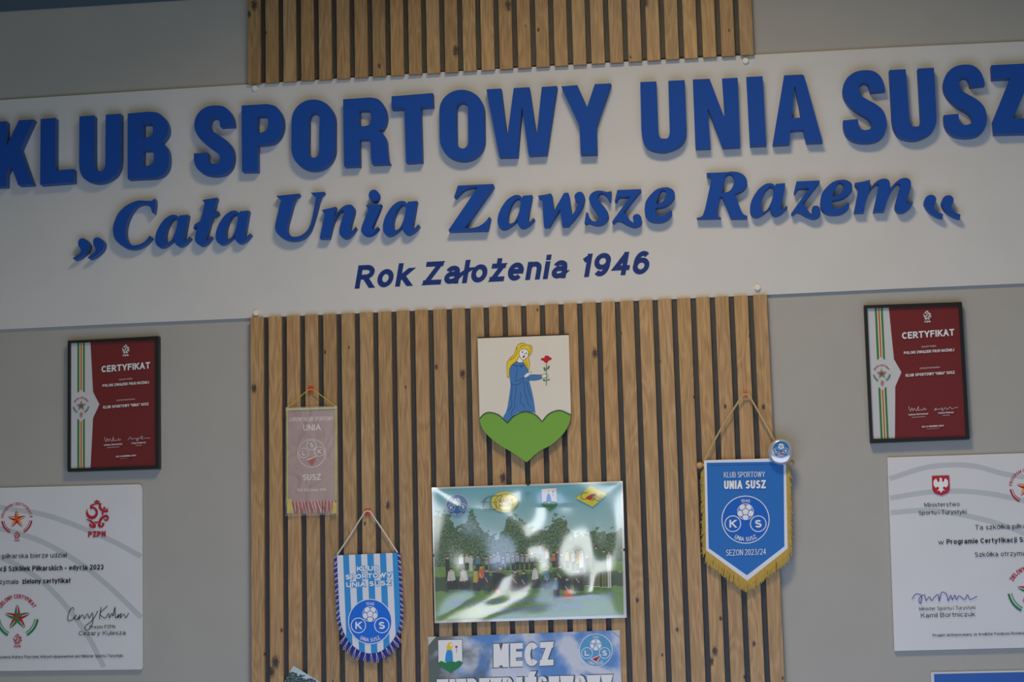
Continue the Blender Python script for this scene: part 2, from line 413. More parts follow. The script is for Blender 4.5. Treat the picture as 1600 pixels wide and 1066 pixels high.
class Art:
    """flat print: coloured shapes laid one above the other, a hair apart, on the plane y"""
    def __init__(s, y, m_=None, step=0.00003):
        s.y = y; s.m = m_ or (lambda a, b: (a, b)); s.V = []; s.F = []; s.fm = []; s.mats = []; s.step = step; s.auto = None
    def _add(s, m_, pts, tris):
        if m_ not in s.mats: s.mats.append(m_)
        k = s.mats.index(m_); o = len(s.V)
        s.V += [W(*s.m(p[0], p[1]), s.y - (p[2] if len(p) > 2 else 0) * 0.000012) for p in pts]; s.y -= 0.00004 if len(pts[0]) > 2 else 0
        for a, b, c in tris:
            A, B, C = s.V[o+a], s.V[o+b], s.V[o+c]
            if (B - A).cross(C - A).y > 0: b, c = c, b
            s.F.append((o+a, o+b, o+c)); s.fm.append(k)
        s.y -= s.step
    def poly(s, m_, pts, holes=(), n=6, raw=False):
        loops = [[Vector((p[0], p[1])) for p in pts] if raw else curve(pts, n)] + [curve(h, n) for h in holes]
        s._add(m_, [p for l in loops for p in l], tess(loops))
    def rect(s, m_, x0, y0, x1, y1): s._add(m_, [(x0, y0), (x1, y0), (x1, y1), (x0, y1)], [(0, 1, 2), (0, 2, 3)])
    def disc(s, m_, cx, cy, rx, ry=None, n=40):
        ry = ry or rx
        s._add(m_, [(cx + rx * math.cos(2*math.pi*k/n), cy + ry * math.sin(2*math.pi*k/n)) for k in range(n)], [(0, k, k+1) for k in range(1, n-1)])
    def stroke(s, m_, pts, w, closed=False, n=5, w1=None):
        P = curve(pts, n, closed); N = len(P); V = []; T = []
        for i, p in enumerate(P):
            a = P[(i - 1) % N] if closed else P[max(i-1, 0)]; b = P[(i + 1) % N] if closed else P[min(i+1, N-1)]
            d = (b - a); d = d.normalized() if d.length > 1e-9 else Vector((1, 0)); q = Vector((-d.y, d.x))
            ww = w if w1 is None else w + (w1 - w) * i / (N - 1)
            V += [p + q * ww / 2, p - q * ww / 2]
        for i in range(N if closed else N - 1):
            j = (i + 1) % N; T += [(2*i, 2*i+1, 2*j+1), (2*i, 2*j+1, 2*j)]
        s._add(m_, V, T)
    def arc(s, m_, cx, cy, rx, ry, a0, a1, w, n=24):
        P = [(cx + rx * math.cos(math.radians(a0 + (a1 - a0) * k / n)), cy + ry * math.sin(math.radians(a0 + (a1 - a0) * k / n))) for k in range(n + 1)]
        s.stroke(m_, [(p[0], p[1], 1) for p in P], w)
    def ring(s, m_, cx, cy, rx, ry, w, n=40):
        s.stroke(m_, [(cx + rx * math.cos(2*math.pi*k/n), cy + ry * math.sin(2*math.pi*k/n), 1) for k in range(n)], w, True)
    def text(s, m_, t, x0, y0, x1, y1, cap, bold=0.0, shear=0.0, res=3, weight=None):
        """t fitted between the baseline ends (x0,y0)-(x1,y1), capitals cap high"""
        w = weight or 0.115 + bold * 1.9; L = math.hypot(x1 - x0, y1 - y0); ux, uy = (x1 - x0) / L, (y1 - y0) / L
        vs, fs = write(t, L - shear * cap, cap, w)
        if s.auto and s.V: s.flush(*s.auto[1])
        s._add(m_, [(x0 + ux * (p[0] + p[1] * shear), y0 + uy * (p[0] + p[1] * shear) - p[1], p[2]) for p in vs], fs)
        if s.auto: s.flush(*s.auto[0])
    def arctext(s, m_, t, cx, cy, rx, ry, a0, a1, cap, bold=0.03, inside=False):
        """letters round an ellipse from angle a0 to a1 (degrees, clockwise on the page)"""
        Lg = abs(math.radians(a1 - a0)) * (rx + ry) / 2; vs, fs = write(t, Lg, cap, 0.115 + bold * 1.6); P = []
        for p in vs:
            A = math.radians(a0 + (a1 - a0) * p[0] / Lg); e = -p[1] if inside else p[1]
            P.append((cx + (rx + e) * math.cos(A), cy + (ry + e) * math.sin(A), p[2]))
        s._add(m_, P, fs)
    def flush(s, name, parent):
        link(name, s.V, s.F, s.mats, parent, s.fm); s.V = []; s.F = []; s.fm = []; s.mats = []
    def build(s, name, parent, label=None):
        if not s.V: return None
        o = link(name, s.V, s.F, s.mats, parent, s.fm)
        if label: o['label'] = label
        return o
def Z(ox, oy, sc):
    return lambda x, y: (ox + x / sc, oy + y / sc)
def quad(a, b, c, d, x0, y0, x1, y1):
    """maps the box (x0,y0)-(x1,y1) to the pixel quad a (top left), b (top right), c (bottom right), d (bottom left)"""
    def f(x, y):
        u = (x - x0) / (x1 - x0); v = (y - y0) / (y1 - y0)
        return tuple((a[i] * (1-u) + b[i] * u) * (1-v) + (d[i] * (1-u) + c[i] * u) * v for i in (0, 1))
    return f
def aff(f, sx, sy, dx, dy): return lambda x, y: f(x * sx + dx, y * sy + dy)

#@@SETTING
# ------------------------------------------------------------------ the setting
w_ = box('wall_back', -4, 5, 0, 0.12, -2.4, 2.2, WALL); tag(w_, kind='structure')
t_ = box('dark_band_1', -4, 5, -0.004, 0.0, 0.731, 0.80, BAND); tag(t_, kind='structure')  # plain dark blue-grey strip along the top of the wall

# ------------------------------------------------------------------ slatted wood panels
PITCH, SW, YF, YFE = 0.04, 0.0289, -0.017, -0.006
def slat_mesh(h):
    b = 0.0007; v = []; f = []
    prof = [(0, YFE), (0, YF + b), (b, YF), (SW - b, YF), (SW, YF + b), (SW, YFE)]
    for z in (0, -h):
        for x, y in prof: v.append((x, y, z))
    for i in range(6): f.append((i, (i+1) % 6, 6 + (i+1) % 6, 6 + i))
    f.append((5, 4, 3, 2, 1, 0)); f.append((6, 7, 8, 9, 10, 11))
    me = D.meshes.new('slat'); me.from_pydata(v, [], f); me.materials.append(OAK)
    me.update(); return me
# knots as (pixel x, pixel y, radius in mm)
K_UP = [(397, 8, 6), (389, 22, 4), (416, 51, 1.8), (593, 103, 3), (712, 79, 6), (794, 8, 6), (821, 40, 1.4), (841, 46, 2.6), (985, 89, 2), (1009, 4, 5), (1139, 47, 2), (525, 83, 1.4)]
K_LO = [(508, 550, 2.4), (545, 543, 1.8), (397, 607, 5), (634, 605, 1.8), (682, 573, 3), (723, 584, 5), (840, 484, 2), (930, 552, 5), (971, 520, 1.4), (1032, 565, 1.4),
        (1171, 525, 1.4), (430, 1035, 7), (424, 1050, 6), (440, 985, 2.4), (413, 1022, 1.6), (1117, 1018, 5), (1112, 1034, 4), (996, 938, 3), (1058, 984, 2.6), (1035, 1024, 2),
        (1178, 1006, 3), (1126, 967, 2.6), (1133, 635, 2.6), (1193, 636, 3), (606, 790, 4), (570, 818, 2), (1084, 620, 1.8), (786, 748, 6), (676, 835, 1.8), (1163, 1058, 2), (520, 1064, 1.6), (1223, 1060, 2)]
TINT_UP = [0.80, .82, .98, .86, .95, .95, .86, .80, 1.0, .9, 1.05, .85, 1.05, 1.1, .88, .92, .9, .95, 1.0, .98, .95, .98, 1.02, .92, 1.1, 1.02, .86, .9]
TINT_LO = [1.0, 1.05, 1.02, .98, .86, .98, 1.04, .92, .95, .93, .95, .9, .98, 1.02, 1.06, 1.05, .92, 1.06, .96, 1.04, 1.05, 1.1, 1.08, 1.02, 1.02, 1.02, 1.08, 1.0]
def slat_panel(label, x0, ztop, h, knots, tints, seed):
    p = thing('slatted_wood_panel', label, 'wall panel', (x0, -0.0004, ztop - h), None)
    box('felt_backing', x0 - 0.0, x0 + 27 * PITCH + SW, YFE, -0.0004, ztop - h + (0.007 if ztop > 0.5 else 0), ztop - 0.003, FELT, p)['label'] = 'dark grey felt backing'
    me = slat_mesh(h); rnd = random.Random(seed)
    for i in range(28):
        o = D.objects.new('slat', me); COL.objects.link(o); o.parent = p; o.location = (i * PITCH, 0, h - rnd.uniform(0, 0.0006))
        t = tints[i]; r = rnd.uniform(-0.03, 0.03)
        o.color = (t * (1 + r), t, t * (1 - r * 1.5), 1)
        mine = []
        for kx, ky, kr in knots:
            q = W(kx, ky, YF)
            if x0 + i * PITCH - 0.001 <= q.x <= x0 + i * PITCH + SW + 0.001: mine.append((q.x - x0 - i * PITCH, kr * 1.25 / 1000, q.z - ztop))
        for j, k in enumerate(('knot_a', 'knot_b', 'knot_c')): o[k] = mine[j] if j < len(mine) else (0.0, 0.001, 9.0)
    return p
slat_panel('oak slatted wall panel above the white sign, upper of the two', -0.0038, 1.0235, 0.5, K_UP, TINT_UP, 3)
slat_panel('oak slatted wall panel below the white sign, lower of the two', 0.0, 0.0, 1.1, K_LO, TINT_LO, 5)
#@@SIGN
# ------------------------------------------------------------------ the club sign
YB = -0.0065                                    # face of the board
TB = 0.022                                      # thickness of the foam letters
sign = thing('club_sign', 'long white wall sign with raised blue letters reading KLUB SPORTOWY UNIA SUSZ', 'sign', (0.55, -0.0004, 0.0))
# the board's edges follow the slight bow that the photograph shows
bt = [(-240, 171.8), (0, 156.5), (200, 143.5), (390, 131.8), (640, 115.6), (900, 100.6), (1200, 84.6), (1400, 73.9), (1600, 64.6), (1900, 51)]
bb = [(1900, 430.0), (1600, 442.8), (1400, 451.2), (1200, 460.6), (900, 474.5), (640, 486.0), (390, 497.0), (200, 505.3), (0, 515.0), (-240, 526.5)]
slab('sign_board', [[Vector(p) for p in bt + bb]], YB, -0.0004, BOARD, sign)
for px, py in ((399, 138.5), (1165, 95.5), (401, 489.5), (1183.5, 449.5)):
    c = W(px, py, YB)
    link('screw_cap', *lathe(c, [(0.0066, 0), (0.0066, 0.0045), (0.0058, 0.0055), (0.001, 0.0055)], 20), CAPM, sign)
a_ = Art(YB - 0.0006)
a_.text(NAVY, 'Rok Założenia 1946', 554, 451.3, 1018.5, 427.8, 36.2, shear=0.17, weight=0.212)
a_.build('flat_lettering', sign, 'flat navy line of lettering reading Rok Założenia 1946')

def letter(loops, f, depth=TB, n=7):
    L = [[Vector(f(p.x, p.y)) for p in curve(l, n)] for l in loops]
    return slab('letter', L, YB - depth, YB - 0.0003, BLUEL, sign, BLUES)
c = 1
fA = Z(0, 140, 6.273); fB = Z(150, 140, 6.273); fC = Z(290, 130, 6.273); fD = Z(430, 120, 6.273); fE = Z(530, 110, 6.273)
fF = Z(670, 100, 6.273); fG = Z(750, 100, 6.273); fH = Z(860, 90, 6.273); fI = Z(990, 80, 6.273); fJ = Z(1080, 80, 6.273)
fK = Z(1180, 80, 6.273); fL = Z(1300, 80, 6.273); fM = Z(1370, 80, 6.273); fN = Z(1450, 70, 6.273)
# K
letter([[(-84, 318, c), (63, 310, c), (62, 556, c), (185, 300, c), (330, 292, c), (200, 580, c), (322, 930, c), (178, 937, c), (108, 745, c), (62, 820, c), (60, 948, c), (-84, 955, c)]], fA)
# L
letter([[(397, 288, c), (543, 277, c), (541, 791, c), (720, 778, c), (722, 907, c), (393, 932, c)]], fA)
# U
def U(f, xl, xl2, xr2, xr, ytl, ytr, yb, yi, dl, dr, di1, di2, skew=0):
    """xl..xr outer at the top, xl2..xr2 inner at the top; d* = x drift down the letter; yb outer bottom, yi inner bottom"""
    H = yb - ytl; k = 0.70
    s = (ytr - ytl) / (xr - xl)
    yt = lambda x: ytl + s * (x - xl)
    mx = (xl + dl + xr + dr) / 2; my = (xl2 + di1 + xr2 + di2) / 2
    o = [(xl, ytl, c), (xl2, yt(xl2), c), (xl2 + di1 * 0.9, yi - 55, c), (xl2 + di1 + (my - xl2 - di1) * 0.35, yi - 8), (my, yi), (xr2 + di2 - (xr2 + di2 - my) * 0.35, yi - 8), (xr2 + di2 * 0.9, yi - 55, c), (xr2, yt(xr2), c), (xr, ytr, c),
         (xr + dr * 0.8, ytr + H * 0.68, c), (xr + dr - (xr - xl) * 0.03, ytr + H * 0.82), (xr + dr - (xr - xl) * 0.17, ytr + H * 0.95), (mx, yb), (xl + dl + (xr - xl) * 0.17, ytl + H * 0.96), (xl + dl + (xr - xl) * 0.03, ytl + H * 0.84), (xl + dl * 0.8, ytl + H * 0.70, c)]
    letter([o], f)
fU1 = Z(124, 177, 6.273)
U(fU1, 0, 145, 258, 405, 30, 4, 681, 565, -4, -2, 1, -5)
# B
letter([[(310, 235, c), (520, 215, c), (610, 230), (675, 285), (706, 360), (700, 440), (645, 515, c), (700, 580), (716, 680), (700, 775), (650, 835), (580, 863, c), (310, 876, c)],
        [(460, 338, c), (460, 470, c), (500, 467, c), (545, 445), (558, 400), (550, 345), (530, 335, c)],
        [(460, 597, c), (460, 750, c), (510, 747, c), (556, 720), (568, 670), (558, 605), (535, 592, c)]], fB)
# S, traced once and fitted to the other two
S_ = [(475, 418, c), (464, 340), (430, 272), (370, 228), (290, 218), (205, 232), (135, 280), (95, 345), (85, 415), (100, 480), (145, 550), (215, 612), (290, 665), (325, 700), (336, 740), (322, 775), (285, 788), (245, 780), (220, 745), (215, 680, c),
      (80, 688, c), (84, 770), (115, 840), (180, 888), (280, 905), (375, 890), (440, 835), (467, 760), (468, 680), (445, 610), (385, 548), (310, 500), (258, 460), (236, 410), (242, 362), (275, 337), (312, 345), (332, 380), (338, 425, c)]
letter([S_], fC)
def quadS(f, TL, TR, BR, BL): return lambda x, y: f(*quad(TL, TR, BR, BL, 80, 218, 475, 905)(x, y))
letter([S_], quadS(fL, (93, 196), (509, 178), (553, 884), (115, 902)))
letter([S_], quadS(fN, (138, 204), (541, 186), (596, 896), (163, 914)))
# P
letter([[(548, 219, c), (800, 204, c), (880, 225), (935, 290), (957, 370), (950, 460), (915, 535), (860, 580), (790, 598, c), (705, 604, c), (706, 862, c), (553, 866, c)],
        [(703, 324, c), (703, 486, c), (745, 484, c), (795, 455), (808, 400), (802, 335), (780, 320, c)]], fC)
# O
def O(f, x0, x1, y0, y1, ix0, ix1, iy0, iy1, dx, idx):
    def ov(a, b, t, d, r, rr, dd, N=9):
        pts = []
        w = b - a; h = d - t
        def P(x, y): return (x + dd * (y - t) / h, y)
        for (cx, cy, q) in ((b - rr, t + r, -90), (b - rr, d - r, 0), (a + rr, d - r, 90), (a + rr, t + r, 180)):
            for k in range(N):
                A = math.radians(q + 90 * k / (N - 1)); pts.append((*P(cx + rr * math.cos(A), cy + r * math.sin(A)), c))
        return pts
    letter([ov(x0, x1, y0, y1, (y1 - y0) * 0.30, (x1 - x0) * 0.5, dx), ov(ix0, ix1, iy0, iy1, (ix1 - ix0) * 0.6, (ix1 - ix0) * 0.5, idx)], f, n=1)
O(fD, 160, 588, 222, 916, 332, 434, 352, 792, -2, -4)
# R
letter([[(38, 283, c), (300, 265, c), (380, 282), (440, 345), (466, 430), (460, 510), (430, 565), (385, 588, c), (430, 620), (462, 680), (472, 780), (482, 870), (500, 912, c), (322, 918, c), (312, 860), (308, 740), (300, 690), (270, 672, c), (198, 676, c), (202, 934, c), (48, 940, c)],
        [(197, 392, c), (198, 548, c), (250, 546, c), (295, 530), (310, 480), (305, 410), (275, 388, c)]], fE)
# T
letter([[(512, 254, c), (917, 222, c), (920, 352, c), (800, 360, c), (814, 892, c), (656, 903, c), (638, 372, c), (514, 378, c)]], fE)
O(fF, 100, 542, 252, 946, 270, 383, 374, 828, 10, 5)
# W
letter([[(62, 248, c), (208, 240, c), (262, 682, c), (272, 682, c), (330, 236, c), (485, 227, c), (550, 672, c), (559, 672, c), (605, 224, c), (755, 215, c), (655, 884, c), (478, 892, c), (414, 430, c), (410, 430, c), (370, 905, c), (190, 909, c)]], fG)
# Y
letter([[(107, 282, c), (265, 270, c), (360, 482, c), (435, 260, c), (595, 252, c), (452, 665, c), (458, 942, c), (297, 946, c), (285, 665, c)]], fH)
U(fI, 65, 222, 340, 500, 303, 283, 981, 857, 14, 22, 21, 16)
# N
letter([[(15, 278, c), (180, 270, c), (320, 635, c), (326, 635, c), (302, 268, c), (455, 260, c), (480, 932, c), (308, 940, c), (168, 568, c), (162, 568, c), (190, 945, c), (42, 950, c)]], fJ)
letter([[(540, 253, c), (700, 245, c), (735, 917, c), (575, 922, c)]], fJ)
# A
letter([[(283, 237, c), (460, 228, c), (480, 240, c), (662, 888, c), (500, 893, c), (472, 766, c), (345, 774, c), (334, 906, c), (170, 914, c)],
        [(390, 345, c), (384, 345, c), (358, 655, c), (449, 650, c)]], fK)
U(fM, 122, 283, 400, 560, 185, 162, 868, 738, 32, 30, 42, 32)
# Z
letter([[(620, 200, c), (1010, 180, c), (1015, 300, c), (835, 722, c), (1030, 714, c), (1036, 862, c), (648, 872, c), (636, 745, c), (806, 324, c), (628, 332, c)]], fN)

# second line, script letters
TS = 0.020
def sl(loops, f, n=5): letter(loops, f, TS, n)
g1 = Z(105, 300, 8.881); g2 = Z(235, 295, 8.881); g3 = Z(420, 285, 8.881); g4 = Z(530, 275, 8.881); g5 = Z(690, 270, 8.881)
g6 = Z(830, 265, 8.881); g7 = Z(920, 260, 8.881); g8 = Z(1080, 250, 8.881); g9 = Z(1160, 250, 8.881); g10 = Z(1280, 250, 8.881); g11 = Z(1400, 270, 11.84)
comma = [(78, 920, c), (130, 885), (175, 850), (190, 805), (160, 755), (150, 700), (170, 655), (215, 642), (260, 660), (300, 710), (300, 770), (265, 835), (180, 905), (98, 942, c)]
sl([comma], g1); sl([comma], aff(g1, 1, 1, 206, -12))
sl([[(1215, 90, c), (1220, 180), (1200, 300, c), (1178, 285, c), (1160, 225), (1120, 180), (1045, 165), (955, 200), (885, 290), (835, 400), (810, 510), (812, 620), (850, 705), (900, 738), (970, 735), (1050, 705), (1105, 655), (1145, 605, c),
     (1170, 632, c), (1075, 728), (955, 783), (835, 783), (740, 735), (660, 650), (635, 540), (650, 430), (700, 310), (790, 210), (900, 145), (1000, 118), (1100, 122), (1170, 122, c)]], g1)
A_ = [[(595, 322, c), (465, 332, c), (450, 360, c), (430, 335), (385, 322), (320, 335), (240, 390), (170, 480), (125, 570), (105, 660), (115, 735), (150, 778), (200, 788), (260, 765), (330, 715), (388, 660, c), (393, 710), (410, 748), (445, 770), (490, 766), (560, 725), (628, 652, c), (612, 635, c), (570, 680), (545, 688), (534, 665), (540, 620), (560, 520)],
      [(256, 665), (262, 570), (300, 460), (355, 388), (400, 370), (430, 398), (428, 470), (400, 580), (350, 680), (300, 712), (268, 703)]]
def boxmap(f, sx0, sy0, sx1, sy1, x0, y0, x1, y1): return lambda x, y: f(x0 + (x - sx0) / (sx1 - sx0) * (x1 - x0), y0 + (y - sy0) / (sy1 - sy0) * (y1 - y0))
for f, bx in ((g2, (65, 360, 556, 812)), (g2, (904, 302, 1396, 770)), (g4, (605, 346, 1112, 828)), (g5, (775, 308, 1290, 780))): sl(A_, boxmap(f, 105, 322, 628, 788, *bx))
sl(A_, g9)
sl([[(718, 155, c), (925, 122, c), (868, 335, c), (932, 305, c), (940, 345, c), (850, 398, c), (785, 640), (765, 700), (790, 712), (840, 652, c), (848, 665, c), (800, 735), (740, 780), (690, 785), (640, 755), (618, 700), (625, 630), (655, 515, c), (592, 550, c), (615, 492, c), (693, 448, c), (755, 205, c)]], g2)
sl([[(100, 187, c), (425, 155, c), (415, 188, c), (380, 200), (355, 240), (300, 440), (258, 600), (262, 690), (310, 745), (370, 755), (440, 738), (510, 690), (560, 620), (600, 500), (655, 215, c), (625, 180, c), (580, 145, c), (770, 130, c), (755, 160, c), (725, 175), (705, 220), (660, 400), (610, 570), (560, 685), (480, 765), (380, 802), (280, 802), (180, 765), (110, 700), (88, 640), (95, 560), (170, 240, c), (140, 215, c)]], g3)
sl([[(732, 385, c), (835, 360), (930, 338, c), (900, 490, c), (960, 400), (1040, 330), (1115, 308), (1165, 325), (1188, 375), (1180, 440), (1145, 560), (1130, 640), (1140, 672), (1160, 668), (1205, 615, c), (1214, 630, c), (1170, 695), (1120, 745), (1070, 772), (1020, 762), (985, 725), (978, 660), (1000, 560), (1045, 420), (1035, 392), (1010, 392), (960, 430), (905, 530), (870, 650), (838, 775, c), (705, 778, c), (775, 438, c), (745, 402, c)]], g3)
# the letter i: stem and dot joined in one mesh
i1 = [(365, 407, c), (585, 392, c), (555, 480), (465, 690), (458, 735), (485, 738), (535, 703, c), (547, 718, c), (500, 775), (440, 815), (380, 825), (330, 805), (303, 765), (310, 710), (350, 600), (405, 462, c), (388, 440, c)]
i2 = [(480 + 73 * math.cos(k * math.pi / 6), 270 + 80 * math.sin(k * math.pi / 6)) for k in range(12)]
oi1 = slab('letter', [[Vector(g4(p.x, p.y)) for p in curve(i1, 5)]], YB - TS, YB - 0.0003, BLUEL, sign)
oi2 = slab('dot', [[Vector(g4(p.x, p.y)) for p in curve(i2, 3)]], YB - TS, YB - 0.0003, BLUEL, sign)
v1 = [v.co.copy() for v in oi1.data.vertices]; v2 = [v.co.copy() for v in oi2.data.vertices]
f1 = [tuple(p.vertices) for p in oi1.data.polygons]; f2 = [tuple(i + len(v1) for i in p.vertices) for p in oi2.data.polygons]
me = D.meshes.new('letter'); me.from_pydata(v1 + v2, [], f1 + f2); me.materials.append(BLUEL); oi1.data = me; D.objects.remove(oi2)
sl([[(225, 178, c), (718, 155, c), (725, 185, c), (318, 768, c), (430, 765), (530, 735), (610, 675), (660, 610, c), (678, 625, c), (640, 797, c), (100, 812, c), (95, 795, c), (500, 200, c), (410, 203), (320, 232), (260, 280), (195, 348, c), (172, 338, c)]], g5)
sl([[(92, 363, c), (180, 350), (272, 330, c), (290, 355, c), (318, 568, c), (455, 325, c), (515, 320, c), (530, 370, c), (567, 632, c), (620, 550), (658, 465, c), (615, 425), (598, 375), (620, 330), (670, 308), (715, 325), (740, 375), (735, 440), (700, 530), (640, 630), (515, 782, c), (432, 785, c), (400, 548, c), (250, 792, c), (180, 795, c), (170, 700), (155, 430, c), (130, 400, c), (105, 392, c)]], g6)
sl([[(1112, 297, c), (1100, 445, c), (1085, 440, c), (1055, 380), (1020, 340), (975, 325), (938, 340), (928, 385), (960, 450), (1020, 525), (1065, 595), (1070, 655), (1040, 715), (985, 755), (920, 768), (850, 755), (795, 738), (760, 755, c), (738, 745, c), (762, 592, c), (788, 600, c), (812, 670), (850, 710), (900, 720), (938, 698), (942, 650), (900, 590), (840, 500), (805, 430), (808, 370), (845, 322), (905, 295), (980, 293), (1045, 310), (1085, 305, c)]], g6)
z_ = [(395, 328, c), (725, 315, c), (715, 345, c), (480, 640, c), (530, 680), (575, 750), (622, 785, c), (612, 700), (640, 668), (690, 665), (725, 700), (735, 760), (715, 805), (660, 835), (600, 832), (520, 800), (450, 760), (400, 750), (370, 765), (345, 790, c), (320, 770, c), (575, 420, c), (430, 425), (400, 450), (385, 490, c), (358, 485, c)]
sl([z_], g7); sl([z_], boxmap(g9, 320, 315, 735, 838, 676, 284, 1086, 810))
e_ = [[(775, 580), (790, 490), (850, 400), (940, 320), (1040, 292), (1120, 298), (1180, 340), (1192, 400), (1170, 460), (1110, 520), (1030, 560), (935, 575, c), (925, 620), (940, 670), (990, 695), (1050, 680), (1100, 640), (1130, 608, c), (1155, 620, c), (1140, 680), (1080, 740), (1000, 768), (900, 768), (830, 740), (790, 690), (775, 640)],
      [(1020, 328), (1060, 335), (1078, 365), (1070, 420), (1030, 480), (942, 530, c), (940, 490), (965, 420), (990, 355)]]
sl(e_, g7); sl(e_, boxmap(g10, 775, 292, 1192, 768, 18, 275, 460, 753))
sl([[(215, 180, c), (490, 168), (570, 160), (660, 172), (735, 215), (775, 285), (772, 345), (735, 405), (680, 440), (605, 470, c), (640, 560), (690, 690), (730, 755), (780, 775, c), (778, 805, c), (552, 808, c), (490, 650), (425, 505, c), (402, 510, c), (370, 640), (352, 740, c), (375, 785, c), (415, 797, c), (412, 802, c), (78, 808, c), (78, 800, c), (130, 792), (165, 755), (200, 640), (280, 265, c), (262, 235), (215, 220, c)],
    [(480, 215), (540, 190), (580, 225), (595, 290), (580, 360), (530, 430), (430, 460, c), (440, 380), (465, 260)]], g8)
sl([[(495, 318, c), (600, 300), (708, 275, c), (690, 425, c), (750, 340), (820, 280), (900, 258), (960, 275), (982, 320), (978, 410, c), (1050, 320), (1130, 262), (1200, 248), (1255, 270), (1275, 320), (1265, 400), (1230, 520), (1215, 590), (1230, 612), (1260, 602), (1295, 572, c), (1305, 585, c), (1260, 660), (1190, 715), (1120, 728), (1075, 705), (1052, 660), (1060, 590), (1115, 400), (1128, 350), (1105, 325), (1075, 335), (1020, 400), (960, 520), (900, 710, c), (748, 715, c), (825, 370), (818, 335), (795, 332), (750, 370), (690, 460), (640, 600), (620, 725, c), (483, 728, c), (545, 400, c), (520, 365, c), (495, 345, c)]], g10)
q_ = [(650, 408), (710, 425), (745, 480), (735, 540), (700, 590), (700, 640), (740, 700), (800, 735), (872, 765, c), (862, 838, c), (770, 812), (660, 750), (575, 670), (528, 590), (520, 530), (545, 465), (590, 422)]
sl([q_], g11); sl([q_], aff(g11, 1, 1, 322, 8))
#@@HANGINGS
# ------------------------------------------------------------------ emblems used on several prints
def ball(A, m1, m2, cx, cy, r, rot=-90):
    """white football with dark seams"""
    A.disc(m1, cx, cy, r, r, 30)
    P = lambda a, q: (cx + q * r * math.cos(math.radians(a + rot)), cy + q * r * math.sin(math.radians(a + rot)), c)
    A.stroke(m2, [P(72 * k, 0.46) for k in range(5)], r * 0.10, True)
    for k in range(5):
        A.stroke(m2, [P(72 * k, 0.46), P(72 * k, 0.78)], r * 0.10)
        A.poly(m2, [P(72 * k - 24, 0.99), P(72 * k - 8, 0.78), P(72 * k + 8, 0.78), P(72 * k + 24, 0.99)])
def club_emblem(A, cx, cy, r, bg, ln, k='K', s='S', top=None, red=False, small=False):
    A.disc(ln, cx, cy, r, r, 48); A.disc(bg, cx, cy, r * 0.965, r * 0.965, 48)
    ball(A, ln, bg, cx, cy - r * 0.33, r * 0.345)
    for x, t in ((-0.53, k), (0.53, s)):
        q = cx + x * r; w = cy + 0.17 * r
        A.disc(ln, q, w, r * 0.345, r * 0.345, 30); A.disc(bg, q, w, r * 0.31, r * 0.31, 30)
        A.text(ln, t, q - r * 0.14, w + r * 0.16, q + r * 0.14, w + r * 0.16, r * 0.32, 0.05)
    if top: A.text(bg, top, cx - r * 0.09, cy - r * 0.24, cx + r * 0.09, cy - r * 0.24, r * 0.22, 0.04)
    if red: A.poly(ln, [(cx - .33*r, cy + .52*r, c), (cx + .36*r, cy + .24*r, c), (cx + .04*r, cy + .78*r, c)]); A.poly(PRED, [(cx - .24*r, cy + .53*r, c), (cx + .30*r, cy + .31*r, c), (cx + .03*r, cy + .70*r, c)])
    if not small: A.arctext(ln, '1946', cx, cy, r * 0.72, r * 0.72, -104, -76, r * 0.14, 0.0)
    A.arctext(ln, 'UNIA SUSZ', cx, cy, r * 0.90, r * 0.90, 122, 58, r * 0.17, 0.025, True)
def federation_crest(A, m_, cx, cy, s, word=True):
    """swirling red eagle head crest, 100 units tall at s = 1"""
    f = lambda x, y: (cx + (x - 680) / 6 * s, cy + (y - 450) / 6 * s)
    def P(l, closed=True): A.poly(m_, [(*f(p[0], p[1]), *p[2:]) for p in l])
    P([(612, 160, c), (640, 175, c), (655, 160, c), (678, 145, c), (700, 162, c), (715, 175, c), (742, 155, c), (730, 200, c), (628, 200, c)])
    P([(475, 320, c), (445, 400), (460, 480), (510, 535), (580, 550), (650, 520), (695, 450), (695, 370), (650, 310), (590, 285), (575, 290), (600, 262), (650, 240), (720, 245), (715, 290), (740, 350), (800, 400), (860, 412), (910, 405), (915, 365), (900, 320), (880, 350, c), (840, 362), (790, 330), (760, 275), (768, 245), (795, 235, c), (740, 212), (660, 208), (590, 232), (540, 255), (530, 300), (545, 335, c), (600, 330), (640, 365), (650, 420), (610, 475), (550, 480), (500, 440), (478, 380)])
    P([(430, 550, c), (500, 555), (580, 590), (640, 650), (655, 710), (610, 738), (550, 725), (510, 680), (515, 645), (545, 640, c), (560, 680), (590, 700, c), (570, 640), (510, 590)])
    P([(700, 640), (730, 550), (790, 490), (870, 460), (920, 490), (930, 540), (900, 590), (850, 590), (825, 560), (850, 550, c), (880, 560), (890, 520), (850, 520), (790, 560), (760, 620), (755, 680), (790, 690), (775, 630, c), (820, 630), (835, 665), (800, 720), (740, 728), (700, 700)])
    P([(810, 330), (820, 300), (850, 297), (865, 330), (840, 350)]); P([(780, 410), (800, 400), (820, 430), (800, 470), (780, 450)]); P([(610, 602, c), (700, 600, c), (690, 632), (650, 635)])
    if word: A.text(m_, 'PZPN', *f(490, 925), *f(862, 920), 20 * s, 0.06)
